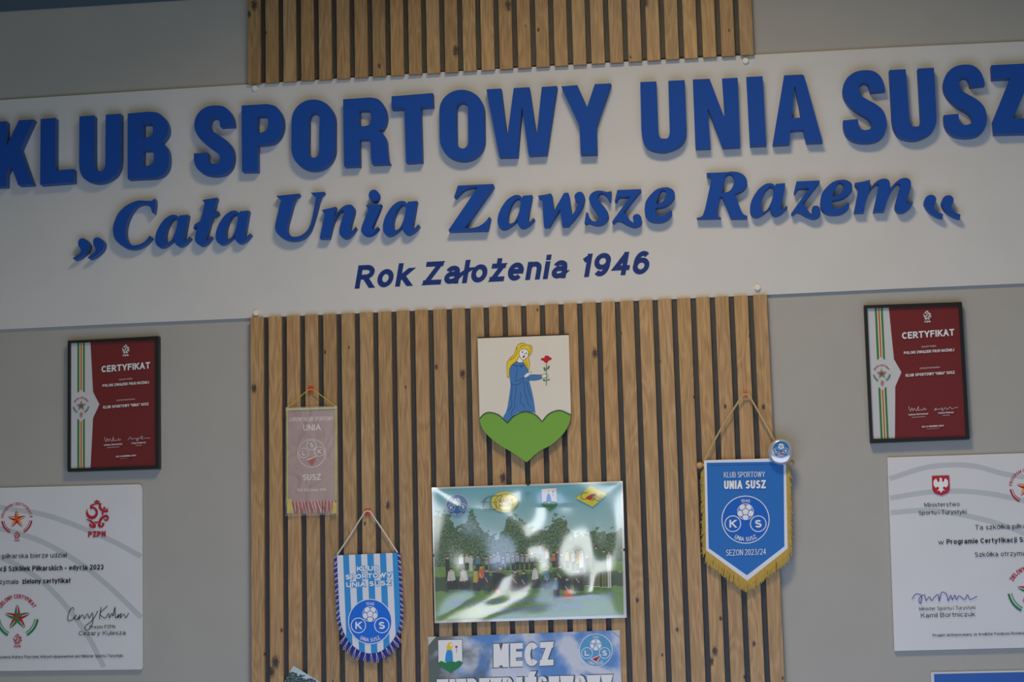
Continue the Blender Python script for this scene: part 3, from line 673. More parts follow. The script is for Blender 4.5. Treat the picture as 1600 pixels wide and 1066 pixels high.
def starfish(A, m1, m2, cx, cy, r, lite=PWHITE):
    for k in range(5):
        a = math.radians(-90 + 72 * k); u = Vector((math.cos(a), math.sin(a))); w = Vector((-u.y, u.x)); C0 = Vector((cx, cy))
        def q(t, s): return tuple(C0 + u * r * t + w * r * s)
        A.poly(m1 if k in (0, 1, 3, 4) else m2, [(*q(-0.05, 0), c), q(.25, -.2), q(.6, -.17), q(.9, -.08), (*q(1, 0), c), (*q(.3, 0), c)])
        A.poly(m2 if k in (0, 1, 3, 4) else m1, [(*q(-0.05, 0), c), q(.25, .2), q(.6, .17), q(.9, .08), (*q(1, 0), c), (*q(.3, 0), c)])
        A.stroke(lite, [(*q(.35, .01), c), (*q(.92, 0), c)], r * 0.045)
def badge(A, cx, cy, r, word, col, m1, m2, a0, a1):
    A.arctext(PRED, word, cx, cy, r * 0.84, r * 0.86, a0, a1, r * 0.19, 0.03)
    starfish(A, m1, m2, cx, cy + r * 0.04, r * 0.60)
    for s, e in ((8, 62), (172, 118)):
        A.arc(col, cx, cy, r * 0.97, r * 0.98, s, e, r * 0.10); A.arc(col, cx, cy, r * 0.84, r * 0.85, s, e, r * 0.035)
    federation_crest(A, PRED, cx, cy + r * 1.06, r / 100 * 0.5)
def coat(A, f, simple=True):
    """small print of the town shield, drawn in the units of the big shield"""
    pass

# ------------------------------------------------------------------ framed certificates
def certificate(label, oc, ic, year, sig2):
    root = W(sum(p[0] for p in oc) / 4, oc[3][1], 0); y1 = -0.017
    t = thing('framed_certificate', label, 'certificate', (root.x, 0, root.z), 'framed burgundy certificates')
    V = Vector
    slab('frame', [[V(p) for p in oc], [V(p) for p in ic]], y1, -0.0006, BLACK, t)
    slab('page', [[V(p) for p in ic]], y1 + 0.006, y1 + 0.009, PAPER, t)
    f = quad(*ic, 88, 115, 680, 985) ; f = quad(ic[0], ic[1], ic[2], ic[3], 88, 112, 680, 985)
    A = Art(y1 + 0.0058, f)
    A.poly(BURG, [(228, 112, c), (680, 112, c), (680, 985, c), (228, 985, c), (246, 640, c), (290, 547, c), (246, 458, c)])
    for x0, x1, m_ in ((137, 151, PGREEN), (151, 160, PCREAM), (160, 167, PRED), (167, 176, PCREAM), (176, 189, PGREEN)):
        for up in (0, 1):
            xm = 163
            def yy(x): return (440 + abs(x - xm) * 0.85) if up == 0 else (662 - abs(x - xm) * 0.85)
            ye = 112 if up == 0 else 985
            if x0 < xm < x1: pts = [(x0, ye, c), (x1, ye, c), (x1, yy(x1), c), (xm, yy(xm), c), (x0, yy(x0), c)]
            else: pts = [(x0, ye, c), (x1, ye, c), (x1, yy(x1), c), (x0, yy(x0), c)]
            A.poly(m_, pts)
    A.build('printed_design', t)
    A = Art(y1 + 0.0046, f)
    badge(A, 163, 550, 56, 'ZIELONY CERTYFIKAT', PGREEN, PGREEN, PRED, 205, 335)
    A.flush('printed_badge', t); federation_crest(A, PWHITE, 474, 172, 0.62)
    A.build('printed_crest', t)
    A = Art(y1 + 0.0034, f); A.auto = (('text_line', t), ('underline', t))
    A.text(PWHITE, 'CERTYFIKAT', 305, 326, 643, 312, 45, 0.05, 0, 4)
    A.text(PWHITE, 'NADANY PRZEZ', 427, 386, 520, 382, 9)
    A.text(PWHITE, 'POLSKI ZWIĄZEK PIŁKI NOŻNEJ', 312, 427, 636, 416, 18, 0.045)
    A.text(PWHITE, 'SZKÓŁCE PIŁKARSKIEJ', 408, 529, 538, 524, 9)
    A.text(PWHITE, 'KLUB SPORTOWY "UNIA" SUSZ', 316, 578, 632, 566, 19, 0.045)
    A.text(PWHITE, 'Łukasz Wachowski', 323, 836, 447, 832, 11, 0.04); A.text(PWHITE, 'Cezary Kulesza', 512, 830, 610, 827, 11, 0.04)
    A.stroke(PWHITE, [(342, 849, c), (428, 846, c)], 2); A.flush('underline', t); A.stroke(PWHITE, [(540, 842, c), (585, 840, c)], 2); A.flush('underline', t)
    A.text(PWHITE, 'DO 31 GRUDNIA ' + year, 405, 919, 543, 914, 11, 0.04); A.stroke(PWHITE, [(432, 929, c), (516, 925, c)], 2)
    A.build('underline', t)
    A.stroke(PWHITE, [(325, 775), (335, 808), (345, 785), (352, 806), (362, 788), (372, 805), (380, 798), (388, 776), (386, 804), (400, 798), (412, 803), (424, 788), (428, 803), (440, 793)], 2, n=4)
    A.flush('signature', t); A.stroke(PWHITE, sig2, 2, n=4)
    A.build('signature', t)
    slab('glass', [[V(p) for p in ic]], y1 + 0.0015, y1 + 0.0025, GLASSP, t)
certificate('black-framed burgundy CERTYFIKAT on the left part of the wall, left of the slats', [(105.8, 532.6), (247.6, 525.2), (248.4, 732.4), (105.3, 737.0)], [(109.9, 536.0), (242.6, 530.2), (243.4, 727.8), (109.8, 732.3)], '2024',
            [(487, 800, c), (505, 782), (515, 798), (530, 790), (545, 796), (555, 790), (550, 812), (565, 792), (590, 778), (580, 798), (605, 792), (642, 794, c)])
certificate('black-framed burgundy CERTYFIKAT on the right part of the wall, right of the slats', [(1349.8, 477.2), (1503.0, 471.9), (1515.0, 686.0), (1359.7, 692.2)], [(1354.8, 481.4), (1497.8, 477.2), (1509.0, 682.0), (1364.0, 686.0)], '2023',
            [(487, 808, c), (500, 790), (496, 806), (515, 796), (525, 802), (540, 790), (538, 812), (560, 790), (570, 804), (590, 786), (600, 800), (620, 792), (642, 790, c)])

# ------------------------------------------------------------------ white programme boards, lower left and lower right
def programme_board(label, TL, TR, BR, BL, cut):
    root = W((TL[0] + TR[0]) / 2, BL[1], 0)
    t = thing('programme_board', label, 'notice board', (root.x, 0, root.z), 'white football programme boards')
    f = quad(TL, TR, BR, BL, -1, 0, 1, 1)
    rc = [(-1, 0, c)] + [(1, 0, c), (1, 1, c), (-1, 1, c)]
    if cut:  # rounded top right corner
        rc = [(-1, 0.02), (-0.985, 0.003, c), (0.965, 0.0, c), (0.99, 0.006), (1, 0.03, c), (1, .99, c), (.99, 1, c), (-0.99, 1, c), (-1, .98, c)]
    slab('board', [[Vector(f(p.x, p.y)) for p in curve(rc, 4)]], -0.0075, -0.0025, BOARD2, t)
    asp = (TR[0] - TL[0]) / 2; hgt = BL[1] - TL[1]
    g = quad(TL, TR, BR, BL, -asp, 0, asp, hgt)
    A = Art(-0.0076, g)
    def sw(pts, w): A.stroke(GRYB, [(p[0] * asp, p[1] * hgt) for p in pts], w); A.flush('printed_swoosh', t)
    sw([(-.99, .11), (-.7, .055), (-.4, .055), (-.15, .105), (.2, .15), (.45, .21), (.75, .30), (.99, .39)], 8)
    sw([(-.99, .21), (-.7, .185), (-.4, .19), (-.1, .23), (.2, .30), (.5, .42), (.75, .56), (.99, .72)], 8)
    sw([(-.99, .285), (-.7, .28), (-.4, .32), (-.1, .39), (.15, .49), (.35, .62), (.55, .80), (.69, .985)], 8)
    A = Art(-0.0078, g)
    badge(A, 0.0, .172 * hgt, .123 * asp, 'PROGRAM CERTYFIKACJI', PRED, PRED, ORANGE, 184, 356)
    A.flush('printed_badge', t); badge(A, 0.0, .705 * hgt, .168 * asp, 'ZIELONY CERTYFIKAT', PGREEN, PGREEN, PRED, 207, 333)
    A.flush('printed_badge', t); federation_crest(A, PRED, .64 * asp, .158 * hgt, 0.44)
    # state emblem: white eagle on a red shield
    A.flush('printed_crest', t); ex, ey = -.62 * asp, .152 * hgt
    A.poly(PRED, [(ex - 13.5, ey - 15, c), (ex + 13.5, ey - 15, c), (ex + 13.5, ey + 6, c), (ex + 10, ey + 12), (ex, ey + 16, c), (ex - 10, ey + 12), (ex - 13.5, ey + 6, c)])
    A.poly(PWHITE, [(ex - 1.5, ey - 12, c), (ex + 2, ey - 11), (ex + 2, ey - 7), (ex + 4, ey - 5), (ex + 7, ey - 11, c), (ex + 11, ey - 7), (ex + 11, ey), (ex + 8, ey + 4, c), (ex + 5, ey + 2), (ex + 3, ey + 5), (ex + 7, ey + 9, c), (ex + 3, ey + 8), (ex, ey + 12, c),
                   (ex - 3, ey + 8), (ex - 7, ey + 9, c), (ex - 3, ey + 5), (ex - 5, ey + 2), (ex - 8, ey + 4, c), (ex - 11, ey), (ex - 11, ey - 7), (ex - 7, ey - 11, c), (ex - 4, ey - 5), (ex - 2, ey - 7)])
    A.build('printed_eagle_shield', t)
    A = Art(-0.0093, g); A.auto = (('text_line', t), ('signature', t))
    def T(m_, s, u0, u1, v, cap, b=0.0): A.text(m_, s, u0 * asp, v * hgt, u1 * asp, v * hgt, cap, b, 0, 2)
    T(INK, 'Ministerstwo', -.745, -.49, .262, 6.6); T(INK, 'Sportu i Turystyki', -.79, -.442, .302, 6.6)
    T(INK, 'Ta szkółka piłkarska bierze udział', -.385, .395, .387, 7.4)
    T(INK, 'w', -.655, -.615, .457, 7.4); T(INK, 'Programie Certyfikacji Szkółek Piłkarskich - edycja 2023', -.595, .69, .457, 7.8, 0.035)
    T(INK, 'Szkółka otrzymała', -.395, .01, .527, 7.4); T(INK, 'zielony certyfikat', .04, .427, .527, 7.8, 0.035)
    T(INK, 'Prezes PZPN', .578, .78, .776, 5.2); T(INK, 'Cezary Kulesza', .49, .865, .812, 6.6)
    T(INK, 'Minister Sportu i Turystyki', -.81, -.405, .795, 5.2); T(INK, 'Kamil Bortniczuk', -.80, -.41, .832, 7)
    T(INK, 'Projekt dofinansowany ze środków Funduszu Rozwoju Kultury Fizycznej, których dysponentem jest Minister Sportu i Turystyki.', -.72, .845, .932, 4.4, 0.01)
    def P(l): return [((p[0] * asp), p[1] * hgt, *p[2:]) for p in l]
    A.stroke(INK, P([(.455, .675), (.44, .66), (.41, .69), (.405, .73), (.44, .725), (.47, .70), (.455, .72), (.48, .725), (.50, .70), (.49, .725), (.52, .70), (.535, .722), (.56, .695), (.575, .72), (.60, .69), (.60, .75), (.56, .785), (.54, .765), (.60, .73), (.645, .68)]), 1.0, n=4)
    A.flush('signature', t); A.stroke(INK, P([(.67, .66), (.655, .725)]), 1.0); A.flush('signature', t); A.stroke(INK, P([(.72, .655), (.66, .695), (.70, .72), (.73, .695), (.735, .72), (.755, .695), (.765, .71), (.78, .66), (.785, .72), (.81, .70), (.80, .72), (.83, .695), (.82, .722), (.85, .70), (.865, .72), (.89, .695)]), 1.0, n=4)
    A.flush('signature', t); A.stroke(INKB, P([(-.86, .735), (-.83, .71), (-.79, .72), (-.80, .76), (-.81, .735), (-.77, .715), (-.76, .745), (-.735, .725), (-.72, .745), (-.70, .73), (-.67, .715), (-.665, .75), (-.645, .705), (-.61, .715), (-.60, .75), (-.58, .72), (-.57, .745), (-.55, .72), (-.54, .745), (-.52, .725), (-.48, .745), (-.46, .72), (-.44, .745), (-.39, .73)]), 1.1, n=4)
    A.build('signature', t)
BOARD2 = mat('satin_white_board', (216, 217, 221), 0.4, 0.4)
programme_board('white programme board cut by the left picture edge, below the left CERTYFIKAT', (-170, 766), (222, 756.8), (223, 1046.4), (-168, 1050.8), True)
programme_board('white programme board cut by the right picture edge, below the right CERTYFIKAT', (1386.5, 715.1), (1817, 701.3), (1832, 1006.5), (1397.5, 1017.5), False)

# ------------------------------------------------------------------ town shield
f = Z(730, 510, 4.844)
V = Vector
q = W(824, 722, 0)
t = thing('town_shield', 'shield plaque with golden-haired woman holding a rose over green hills', 'plaque', (q.x, -0.0185, q.z))
so = [(78, 92, c), (770, 66, c), (786, 670, c), (770, 740), (722, 820), (640, 895), (540, 950), (450, 1030, c), (340, 955), (240, 895), (160, 830), (110, 765), (94, 698, c)]
L = [Vector(f(p.x, p.y)) for p in curve(so, 6)]
slab('plaque', [L], -0.032, -0.0285, SHW, t, DKSIDE)
slab('backing_board', [[Vector((p.x - 0.2, p.y - 2.0)) for p in L]], -0.028, -0.0185, DKSIDE, t)
A = Art(-0.0321, f)
hill = [(94, 698, c), (130, 662), (175, 652), (240, 672), (305, 732, c), (350, 682), (430, 646), (510, 665), (567, 720, c), (620, 662), (700, 636), (786, 670, c)]
P_ = curve(hill, 8, False); low = curve(so, 6)
i0 = [i for i, p in enumerate(low) if (p - Vector((786, 670))).length < 1e-6][0]
A.poly(SHG, [(p.x, p.y) for p in P_] + [(p.x, p.y) for p in low[i0 + 1:]], raw=True)
A.build('green_hills', t)
A = Art(-0.03225, Z(780, 525, 7.61))
h = lambda l: [(*p,) for p in l]
A.poly(DRESS, [(200, 300, c), (290, 318, c), (345, 405), (350, 460, c), (500, 462, c), (503, 505, c), (440, 525), (355, 528, c), (385, 640), (410, 760), (432, 918, c), (380, 905), (310, 895), (220, 915), (150, 970), (97, 1035, c), (45, 970, c), (90, 880), (115, 740), (135, 590, c), (125, 500), (120, 400), (150, 340)])
A.poly(SKIN, [(205, 300, c), (240, 240, c), (245, 180), (290, 150), (340, 175), (345, 230), (310, 275), (285, 285, c), (280, 312, c), (240, 318)])
A.poly(SKIN, [(295, 470, c), (330, 440), (362, 432), (372, 455), (350, 475), (305, 497, c)])
A.poly(SKIN, [(503, 467, c), (545, 455), (575, 465), (570, 492), (505, 498, c)])
A.poly(HAIR, [(250, 165), (235, 200), (240, 240), (205, 300), (150, 345), (122, 400), (118, 490, c), (98, 490, c), (92, 400), (95, 320), (130, 265), (175, 220), (200, 150), (225, 105), (280, 85), (330, 108), (380, 115), (395, 160), (380, 210), (352, 250), (362, 330), (350, 405, c), (310, 350), (280, 290, c), (335, 265), (348, 220), (342, 178), (300, 152)])
A.poly(ROSE, [(495, 285), (510, 262), (535, 262), (545, 238), (575, 235), (600, 250), (625, 268), (610, 288), (590, 295), (570, 318), (545, 318), (525, 298)])
A.stroke(STEMG, [(563, 318, c), (560, 590, c)], 9)
for pts in ([(560, 410, c), (545, 375), (528, 372), (530, 405), (540, 418)], [(563, 398, c), (575, 370), (600, 352), (596, 385), (580, 398)], [(558, 535, c), (535, 512), (518, 518), (530, 538)], [(562, 532, c), (580, 515), (600, 512), (590, 530)]): A.poly(LEAF, pts)
D_ = DLINE; B_ = SHOUT
for l in ([(160, 345), (200, 360), (215, 400), (205, 460), (190, 530), (200, 540), (250, 520), (300, 498)], [(135, 560), (170, 580), (220, 575), (270, 545), (300, 500)], [(148, 575), (152, 660), (140, 740), (150, 830), (95, 888)], [(205, 585), (195, 680), (180, 780), (190, 830), (150, 900), (140, 950)],
          [(255, 678), (258, 720), (250, 780), (285, 820), (305, 862)], [(292, 540), (298, 620), (310, 690), (335, 760), (345, 810), (378, 848)], [(325, 540), (345, 640), (365, 700), (378, 755)], [(165, 345), (230, 358), (290, 345)], [(250, 355), (262, 375)], [(262, 352), (275, 370)], [(275, 348), (288, 362)],
          [(350, 462), (500, 464)], [(345, 530), (440, 526), (503, 506), (503, 464)], [(345, 490), (350, 530)]):
    A.stroke(D_, l, 4)
for l in ([(250, 165), (235, 200), (240, 240), (205, 300), (150, 345), (122, 400), (118, 490), (98, 490), (92, 400), (95, 320), (130, 265), (175, 220), (200, 150), (225, 105), (280, 85), (330, 108), (380, 115), (395, 160), (380, 210), (352, 250), (362, 330), (350, 405), (310, 350), (280, 290)], [(205, 130), (215, 180), (190, 240), (130, 290)],
          [(240, 150), (270, 115), (310, 120)], [(245, 240), (260, 270), (290, 288), (325, 265), (345, 230), (345, 180), (300, 152), (255, 165)], [(355, 120), (372, 160), (350, 230)], [(318, 300), (340, 370)], [(268, 190), (285, 185)], [(303, 205), (298, 235), (308, 235)], [(205, 300), (240, 320), (282, 312)]):
    A.stroke(B_, l, 3.5)
A.disc(INK, 278, 194, 8, 6, 10); A.disc(INK, 322, 207, 9, 6, 10); A.disc(INK, 291, 248, 13, 9, 12)
A.stroke(B_, [(295, 470), (330, 440), (360, 432), (385, 425)], 3.5); A.stroke(B_, [(505, 467), (545, 452), (580, 468), (570, 492), (505, 498)], 3.5)
A.build('painted_woman', t)
A = Art(-0.0336, f); A.stroke(SHOUT, hill, 6); A.build('hill_outline', t)

# ------------------------------------------------------------------ hooks and pennants
YS = -0.0173
def hook(x, y, w, hh, m_, label, metal=False):
    q = W(x, y + hh / 2, YS); t = thing('wall_hook', label, 'hook', (q.x, YS - 0.0002, q.z))
    slab('base_plate', [[V((x - w/2, y - hh/2)), V((x + w/2, y - hh/2)), V((x + w/2, y + hh/2)), V((x - w/2, y + hh/2))]], YS - 0.002, YS - 0.0003, m_, t)
    a, b = W(x, y - hh * 0.1, YS - 0.002), W(x, y + hh * 0.1, YS - 0.008)
    link('prong', *tube([(a.x, YS - 0.001, a.z - 0.001), (a.x, YS - 0.0075, a.z - 0.002), (a.x, YS - 0.009, a.z + 0.003)], 0.0014, 8), m_, t, smooth=True)
    return a
hook(485.5, 609, 7.5, 11.5, HOOKR, 'red adhesive hook above the faded mauve pennant')
hook(574.5, 800.5, 9, 11, HOOKR, 'red adhesive hook above the blue and white striped pennant')
hook(1164.5, 615, 7, 10, mat('copper_hook', (206, 112, 76), 0.3, 0.5), 'copper-coloured hook above the blue gold-fringed pennant')

# faded pennant in its plastic sleeve
f = Z(430, 590, 4.636); YP = -0.0245
q = W(485, 806, 0)
t = thing('hanging_pennant', 'small faded mauve pennant in a plastic sleeve with red and white fringe', 'pennant', (q.x, YS - 0.001, q.z))
slab('cloth', [[V(f(*p)) for p in ((84, 226), (440, 216), (442, 897), (86, 905))]], YP, YP + 0.0015, MAUVE, t)
slab('top_bar', [[V(f(*p)) for p in ((78, 222), (446, 212), (446, 226), (78, 240))]], YP - 0.0025, YP + 0.002, GILT, t)
P3 = lambda l, y: [W(*f(*p), y) for p in l]
link('hanging_cord', *tube(P3([(82, 222), (150, 165), (220, 105), (246, 88), (276, 88), (330, 128), (390, 172), (444, 212)], YP - 0.002), 0.0012, 6, 0.006, 2), ROPEY, t)
for nm, l in (('edge_cord', [(86, 232), (88, 500), (86, 900)]), ('edge_cord', [(440, 226), (440, 500), (438, 890)])):
    link(nm, *tube(P3(l, YP - 0.0012), 0.0018, 6, 0.009, 2), ROPEY, t)
A = Art(YP - 0.0001, f); A.auto = (('text_line', t), ('text_line', t))
A.text(MAUVEL, 'LUDOWY KLUB SPORTOWY', 104, 318, 420, 312, 30, -0.005)
A.text(MAUVEL, 'UNIA', 203, 386, 330, 382, 44, 0.02); A.text(MAUVEL, 'SUSZ', 200, 746, 330, 742, 44, 0.02); A.text(MAUVEL, 'Rok Założenia 1946', 160, 826, 370, 822, 22)
A.auto = None; A.ring(MAUVEL, 264, 548, 101, 101, 4)
for x, y, s in ((263, 490, 'S'), (207, 547, 'L'), (320, 537, 'K')):
    A.ring(MAUVEL, x, y, 35, 35, 4, 24); A.text(MAUVEL, s, x - 12, y + 16, x + 12, y + 16, 32, 0.03)
A.poly(MAUVEL, [(228, 596, c), (306, 566, c), (303, 574, c), (236, 604, c)]); A.poly(PRED, [(234, 602, c), (304, 571, c), (268, 642, c)])
A.build('printed_emblem', t)
parts_r = []; parts_w = []
rnd = random.Random(2)
for k in range(46):
    x = 84 + 356 * k / 45; y0 = 900 - 6 * k / 45; dx = rnd.uniform(-6, 14) + 14 * (k < 30); y1 = 985 + rnd.uniform(-8, 8) - 6 * k / 45
    v = tube([W(*f(x, y0 - 4), YP + 0.0005), W(*f(x + dx * .5, (y0 + y1) / 2), YP - rnd.uniform(0, .002)), W(*f(min(x + dx, 442), y1), YP)], 0.0010, 4)
    (parts_r if k % 3 != 1 else parts_w).append(v)
tag(link('red_fringe', *merge(parts_r), FRRED, t), kind='stuff'); tag(link('white_fringe', *merge(parts_w), FRWHITE, t), kind='stuff')
parts = []
for k in range(7):
    for x in (88 + k * 4, 418 + k * 4): parts.append(tube([W(*f(x, 880 if x < 200 else 905), YP - .001), W(*f(x + (k * 3 if x < 200 else -2), 985), YP - .0025)], 0.001, 4))
link('cord_tassels', *merge(parts), ROPEY, t)
slab('plastic_sleeve', [[V(f(*p)) for p in ((74, 214), (450, 205), (456, 994), (72, 1006))]], YP - 0.0045, YP - 0.0042, glassy('clear_sleeve', 0.25, 0.05, 0.0007, 22), t)

# striped pennant
f = Z(500, 780, 4.1); YP = -0.0255
q = W(577, 1034, 0)
t = thing('hanging_pennant', 'round-ended light blue and white striped pennant with looped blue fringe', 'pennant', (q.x, YS - 0.001, q.z))
def edge2(s):
    """outline of the striped cloth from the top left corner down round to the top right"""
    l = [(108, 361, c), (112, 480), (120, 640), (128, 760), (150, 850), (195, 925), (260, 975), (330, 990), (400, 970), (460, 915), (500, 840), (515, 760), (512, 620), (505, 480), (497, 344, c)]
    return curve(l, 8, False)
E2 = edge2(0)
cv, cf = None, None
ctr = [V(f(p.x, p.y)) for p in E2]
slab('cloth', [ctr], YP, YP + 0.0014, STWHITE, t)
# the blue stripes are clipped to the outline
def clip_x(poly, fa, fb):
    def cut(pl, inside):
        out = []
        for i in range(len(pl)):
            a, b = pl[i], pl[(i + 1) % len(pl)]; da, db = inside(a), inside(b)
            if da >= 0: out.append(a)
            if (da >= 0) != (db >= 0): out.append(a.lerp(b, da / (da - db)))
        return out
    return cut(cut(poly, lambda p: p.x - fa(p.y)), lambda p: fb(p.y) - p.x)
A = Art(YP - 0.0001, f)
xs = [108, 147, 185, 225, 263, 302, 343, 383, 423, 464, 503]
for k in range(1, 10, 2):
    sh = lambda y, x: x + (y - 350) * 0.040
    pl = clip_x(E2, lambda y, x=xs[k]: sh(y, x), lambda y, x=xs[k+1] + (40 if k == 9 else 0): sh(y, x))
    if len(pl) > 2: A.poly(STBLUE, [(p.x, p.y) for p in pl], raw=True)
A.build('blue_stripes', t)
A = Art(YP - 0.0006, f); A.auto = (('text_line', t), ('text_line', t))
for s, x0, x1, y0, y1 in (('KLUB', 236, 377, 463, 458), ('SPORTOWY', 163, 458, 516, 500), ('UNIA SUSZ', 168, 456, 566, 552)):
    A.auto = None; A.text(STBLUE, s, x0 - 3, y0 + 3.5, x1 + 3, y1 + 3.5, 38, weight=0.42); A.text(PWHITE, s, x0, y0, x1, y1, 31, weight=0.24); A.build('text_line', t); A = Art(YP - 0.0006, f)
A = Art(YP - 0.0012, aff(f, 1, 1.03, 0, 0)); club_emblem(A, 321, 785 / 1.03, 141, EMBD, PWHITE); A.build('emblem', t)
link('hanging_cord', *tube(P3([(110, 358), (292, 80), (325, 80), (496, 343)], YP - 0.001) if 0 else [W(*f(*p), YP - 0.001) for p in ((110, 358), (200, 222), (284, 86), (300, 76), (320, 78), (410, 210), (496, 343))], 0.0016, 6, 0.007, 2), ROPEW, t)
pb = []; pw = []; rnd = random.Random(4)
Eo = [p for p in E2]
Ln = [0]
for i in range(1, len(Eo)): Ln.append(Ln[-1] + (Eo[i] - Eo[i-1]).length)
def at_len(s):
    i = 0
    while i < len(Ln) - 2 and Ln[i+1] < s: i += 1
    t_ = (s - Ln[i]) / (Ln[i+1] - Ln[i]); d = (Eo[i+1] - Eo[i]).normalized(); return Eo[i].lerp(Eo[i+1], t_), d
n_ = 170
for k in range(n_ + 1):
    p, d = at_len(Ln[-1] * k / n_); o = Vector((-d.y, d.x))      # outward
    if o.dot(p - V((310, 640))) < 0: o = -o
    side = abs(d.y); ln_ = (24 if side > 0.9 else 58) * rnd.uniform(.85, 1.15)
    dr = (o * (1 - 0.25 * side) + V((0, 1)) * (0.25 + .35 * side)).normalized()
    for col, lst, w0 in (('b', pb, 0), ('w', pw, 0.5)):
        if col == 'w' and k % 4: continue
        w = 9 if col == 'w' else 5; a = p + d * (w0 * 8); l2 = ln_ * (1.0 if col == 'w' else .95)
        tw = rnd.uniform(-6, 6)
        pts = [a, a + dr * l2 * .4 + d * (w * .4 + tw * .4), a + dr * l2 * .85 + d * (w * .8 + tw), a + dr * l2 + d * (w * .1 + tw), a + dr * l2 * .85 - d * (w * .6 - tw), a + dr * l2 * .3 - d * (w * .3), a - d * 2]
        yy = YP - (0.0006 if col == 'b' else 0.0018) - rnd.uniform(0, .001)
        lst.append(tube([W(*f(q_.x, q_.y), yy) for q_ in pts], 0.0006 if col == 'w' else 0.0009, 4))
tag(link('blue_fringe', *merge(pb), mat('fringe_blue', (52, 66, 160), 0.6), t), kind='stuff'); tag(link('white_fringe', *merge(pw), mat('fringe_white_loops', (214, 212, 222), 0.6), t), kind='stuff')

# blue pennant with gold fringe
f = Z(1080, 600, 3.228); YP = -0.0285
q = W(1168, 926, 0)
t = thing('hanging_pennant', 'blue pennant with white border and gold fringe hanging from a wooden rod', 'pennant', (q.x, YS - 0.001, q.z))
slab('cloth', [[V(f(*p)) for p in ((65, 385), (283, 377), (500, 372), (487, 831), (283, 994), (75, 839))]] if 0 else [[V(f(*p)) for p in ((65, 385), (272, 380), (478, 374), (482, 600), (487, 831), (283, 994), (75, 839), (70, 610))]], YP, YP + 0.0015, STWHITE, t)
A = Art(YP - 0.0001, f)
A.poly(PBLUE, [(78, 398, c), (466, 392, c), (470, 820, c), (281, 966, c), (88, 829, c)])
A.stroke(mat('pennant_hem_stitch', (20, 72, 140), 0.5), [(90, 412, c), (458, 406, c)], 2.5)
A.build('blue_field', t)
A = Art(YP - 0.0004, f); club_emblem(A, 274, 685, 121, PBLUE2, PWHITE); A.build('emblem', t)
A = Art(YP - 0.0018, f); A.auto = (('text_line', t), ('text_line', t))
A.text(PWHITE, 'KLUB SPORTOWY', 165, 473, 372, 470, 28, -0.012, 0, 4); A.text(PWHITE, 'UNIA SUSZ', 166, 531, 376, 527, 42, 0.05, 0, 4); A.text(PWHITE, 'SEZON 2023/24', 176, 867, 377, 861, 30, -0.012, 0, 4)
A.build('lettering', t)
a, b = W(*f(43, 412), YP + 0.004), W(*f(504, 398), YP + 0.004)
link('rod', *tube([a, b], 0.0035, 10), WOODB, t, smooth=True)
for p in (a, b):
    n = 14; vs = []; fs = []
    for i in range(n + 1):
        for k in range(20):
            th = math.pi * i / n; ph = 2 * math.pi * k / 20; r = 0.0071
            vs.append(p + V((r * math.cos(th), r * math.sin(th) * math.cos(ph), r * math.sin(th) * math.sin(ph))))
    for i in range(n):
        for k in range(20): fs.append((i*20+k, i*20+(k+1) % 20, (i+1)*20+(k+1) % 20, (i+1)*20+k))
    link('knob', vs, fs, WOODB, t, smooth=True)
link('hanging_cord', *tube([W(*f(*p), YP) for p in ((68, 384), (110, 300), (165, 200), (215, 125), (262, 55), (288, 52), (330, 125), (375, 205), (422, 290), (455, 372))], 0.0021, 6, 0.010, 2), ROPET, t)
pg = []; rnd = random.Random(9)
def gf(p0, p1, n, dirn, ln_, layer=0):
    p0 = V(p0); p1 = V(p1); dirn = V(dirn).normalized()
    for k in range(n):
        a = p0.lerp(p1, (k + rnd.random()) / n); L_ = ln_ * rnd.uniform(.82, 1.08)
        dd = (dirn + V((rnd.uniform(-.12, .12), rnd.uniform(-.08, .08)))).normalized(); y = YP + .0004 - rnd.uniform(0, .0022)
        pg.append(tube([W(*f(a.x, a.y), YP + .0006), W(*f(*(a + dd * L_ * .5)), y), W(*f(*(a + dd * L_ + V((rnd.uniform(-3, 3), 0)))), y + .0008)], 0.00085, 3))
gf((68, 420), (76, 838), 120, (-.55, .9), 40); gf((480, 410), (487, 830), 120, (.5, .95), 46)
gf((74, 838), (283, 992), 150, (-.12, 1), 62); gf((283, 992), (488, 830), 150, (.08, 1), 62)
gf((66, 425), (76, 835), 60, (-.35, .95), 30); gf((482, 415), (487, 825), 60, (.3, .95), 36)
tag(link('gold_fringe', *merge(pg), GOLDT, t), kind='stuff')

# round button badge hanging on the right end of the rod
cx, cy = 1220.0, 706.3; yb_ = -0.041
cc = W(cx, cy, yb_)
t = thing('button_badge', 'round silvery club button badge pinned at the right end of the pennant rod', 'badge', (cc.x, yb_, cc.z))
rr = 0.0268
prof = [(rr * .8, -.003), (rr * .98, -.002), (rr, .0), (rr * .985, .002), (rr * .93, .0042), (rr * .8, .0058), (rr * .6, .0070), (rr * .35, .0078), (rr * .1, .0080)]
link('button', *lathe(cc, prof, 48), SILV, t, smooth=True)
A = Art(yb_ - 0.0082, aff(lambda x, y: (x, y), 1, 1, 0, 0)); club_emblem(A, 1220.5, 702.3, 13.6, mat('badge_blue', (28, 110, 176), 0.3, 0.5), PWHITE, 'L', 'S', 'K', True, True)
A.build('badge_print', t)

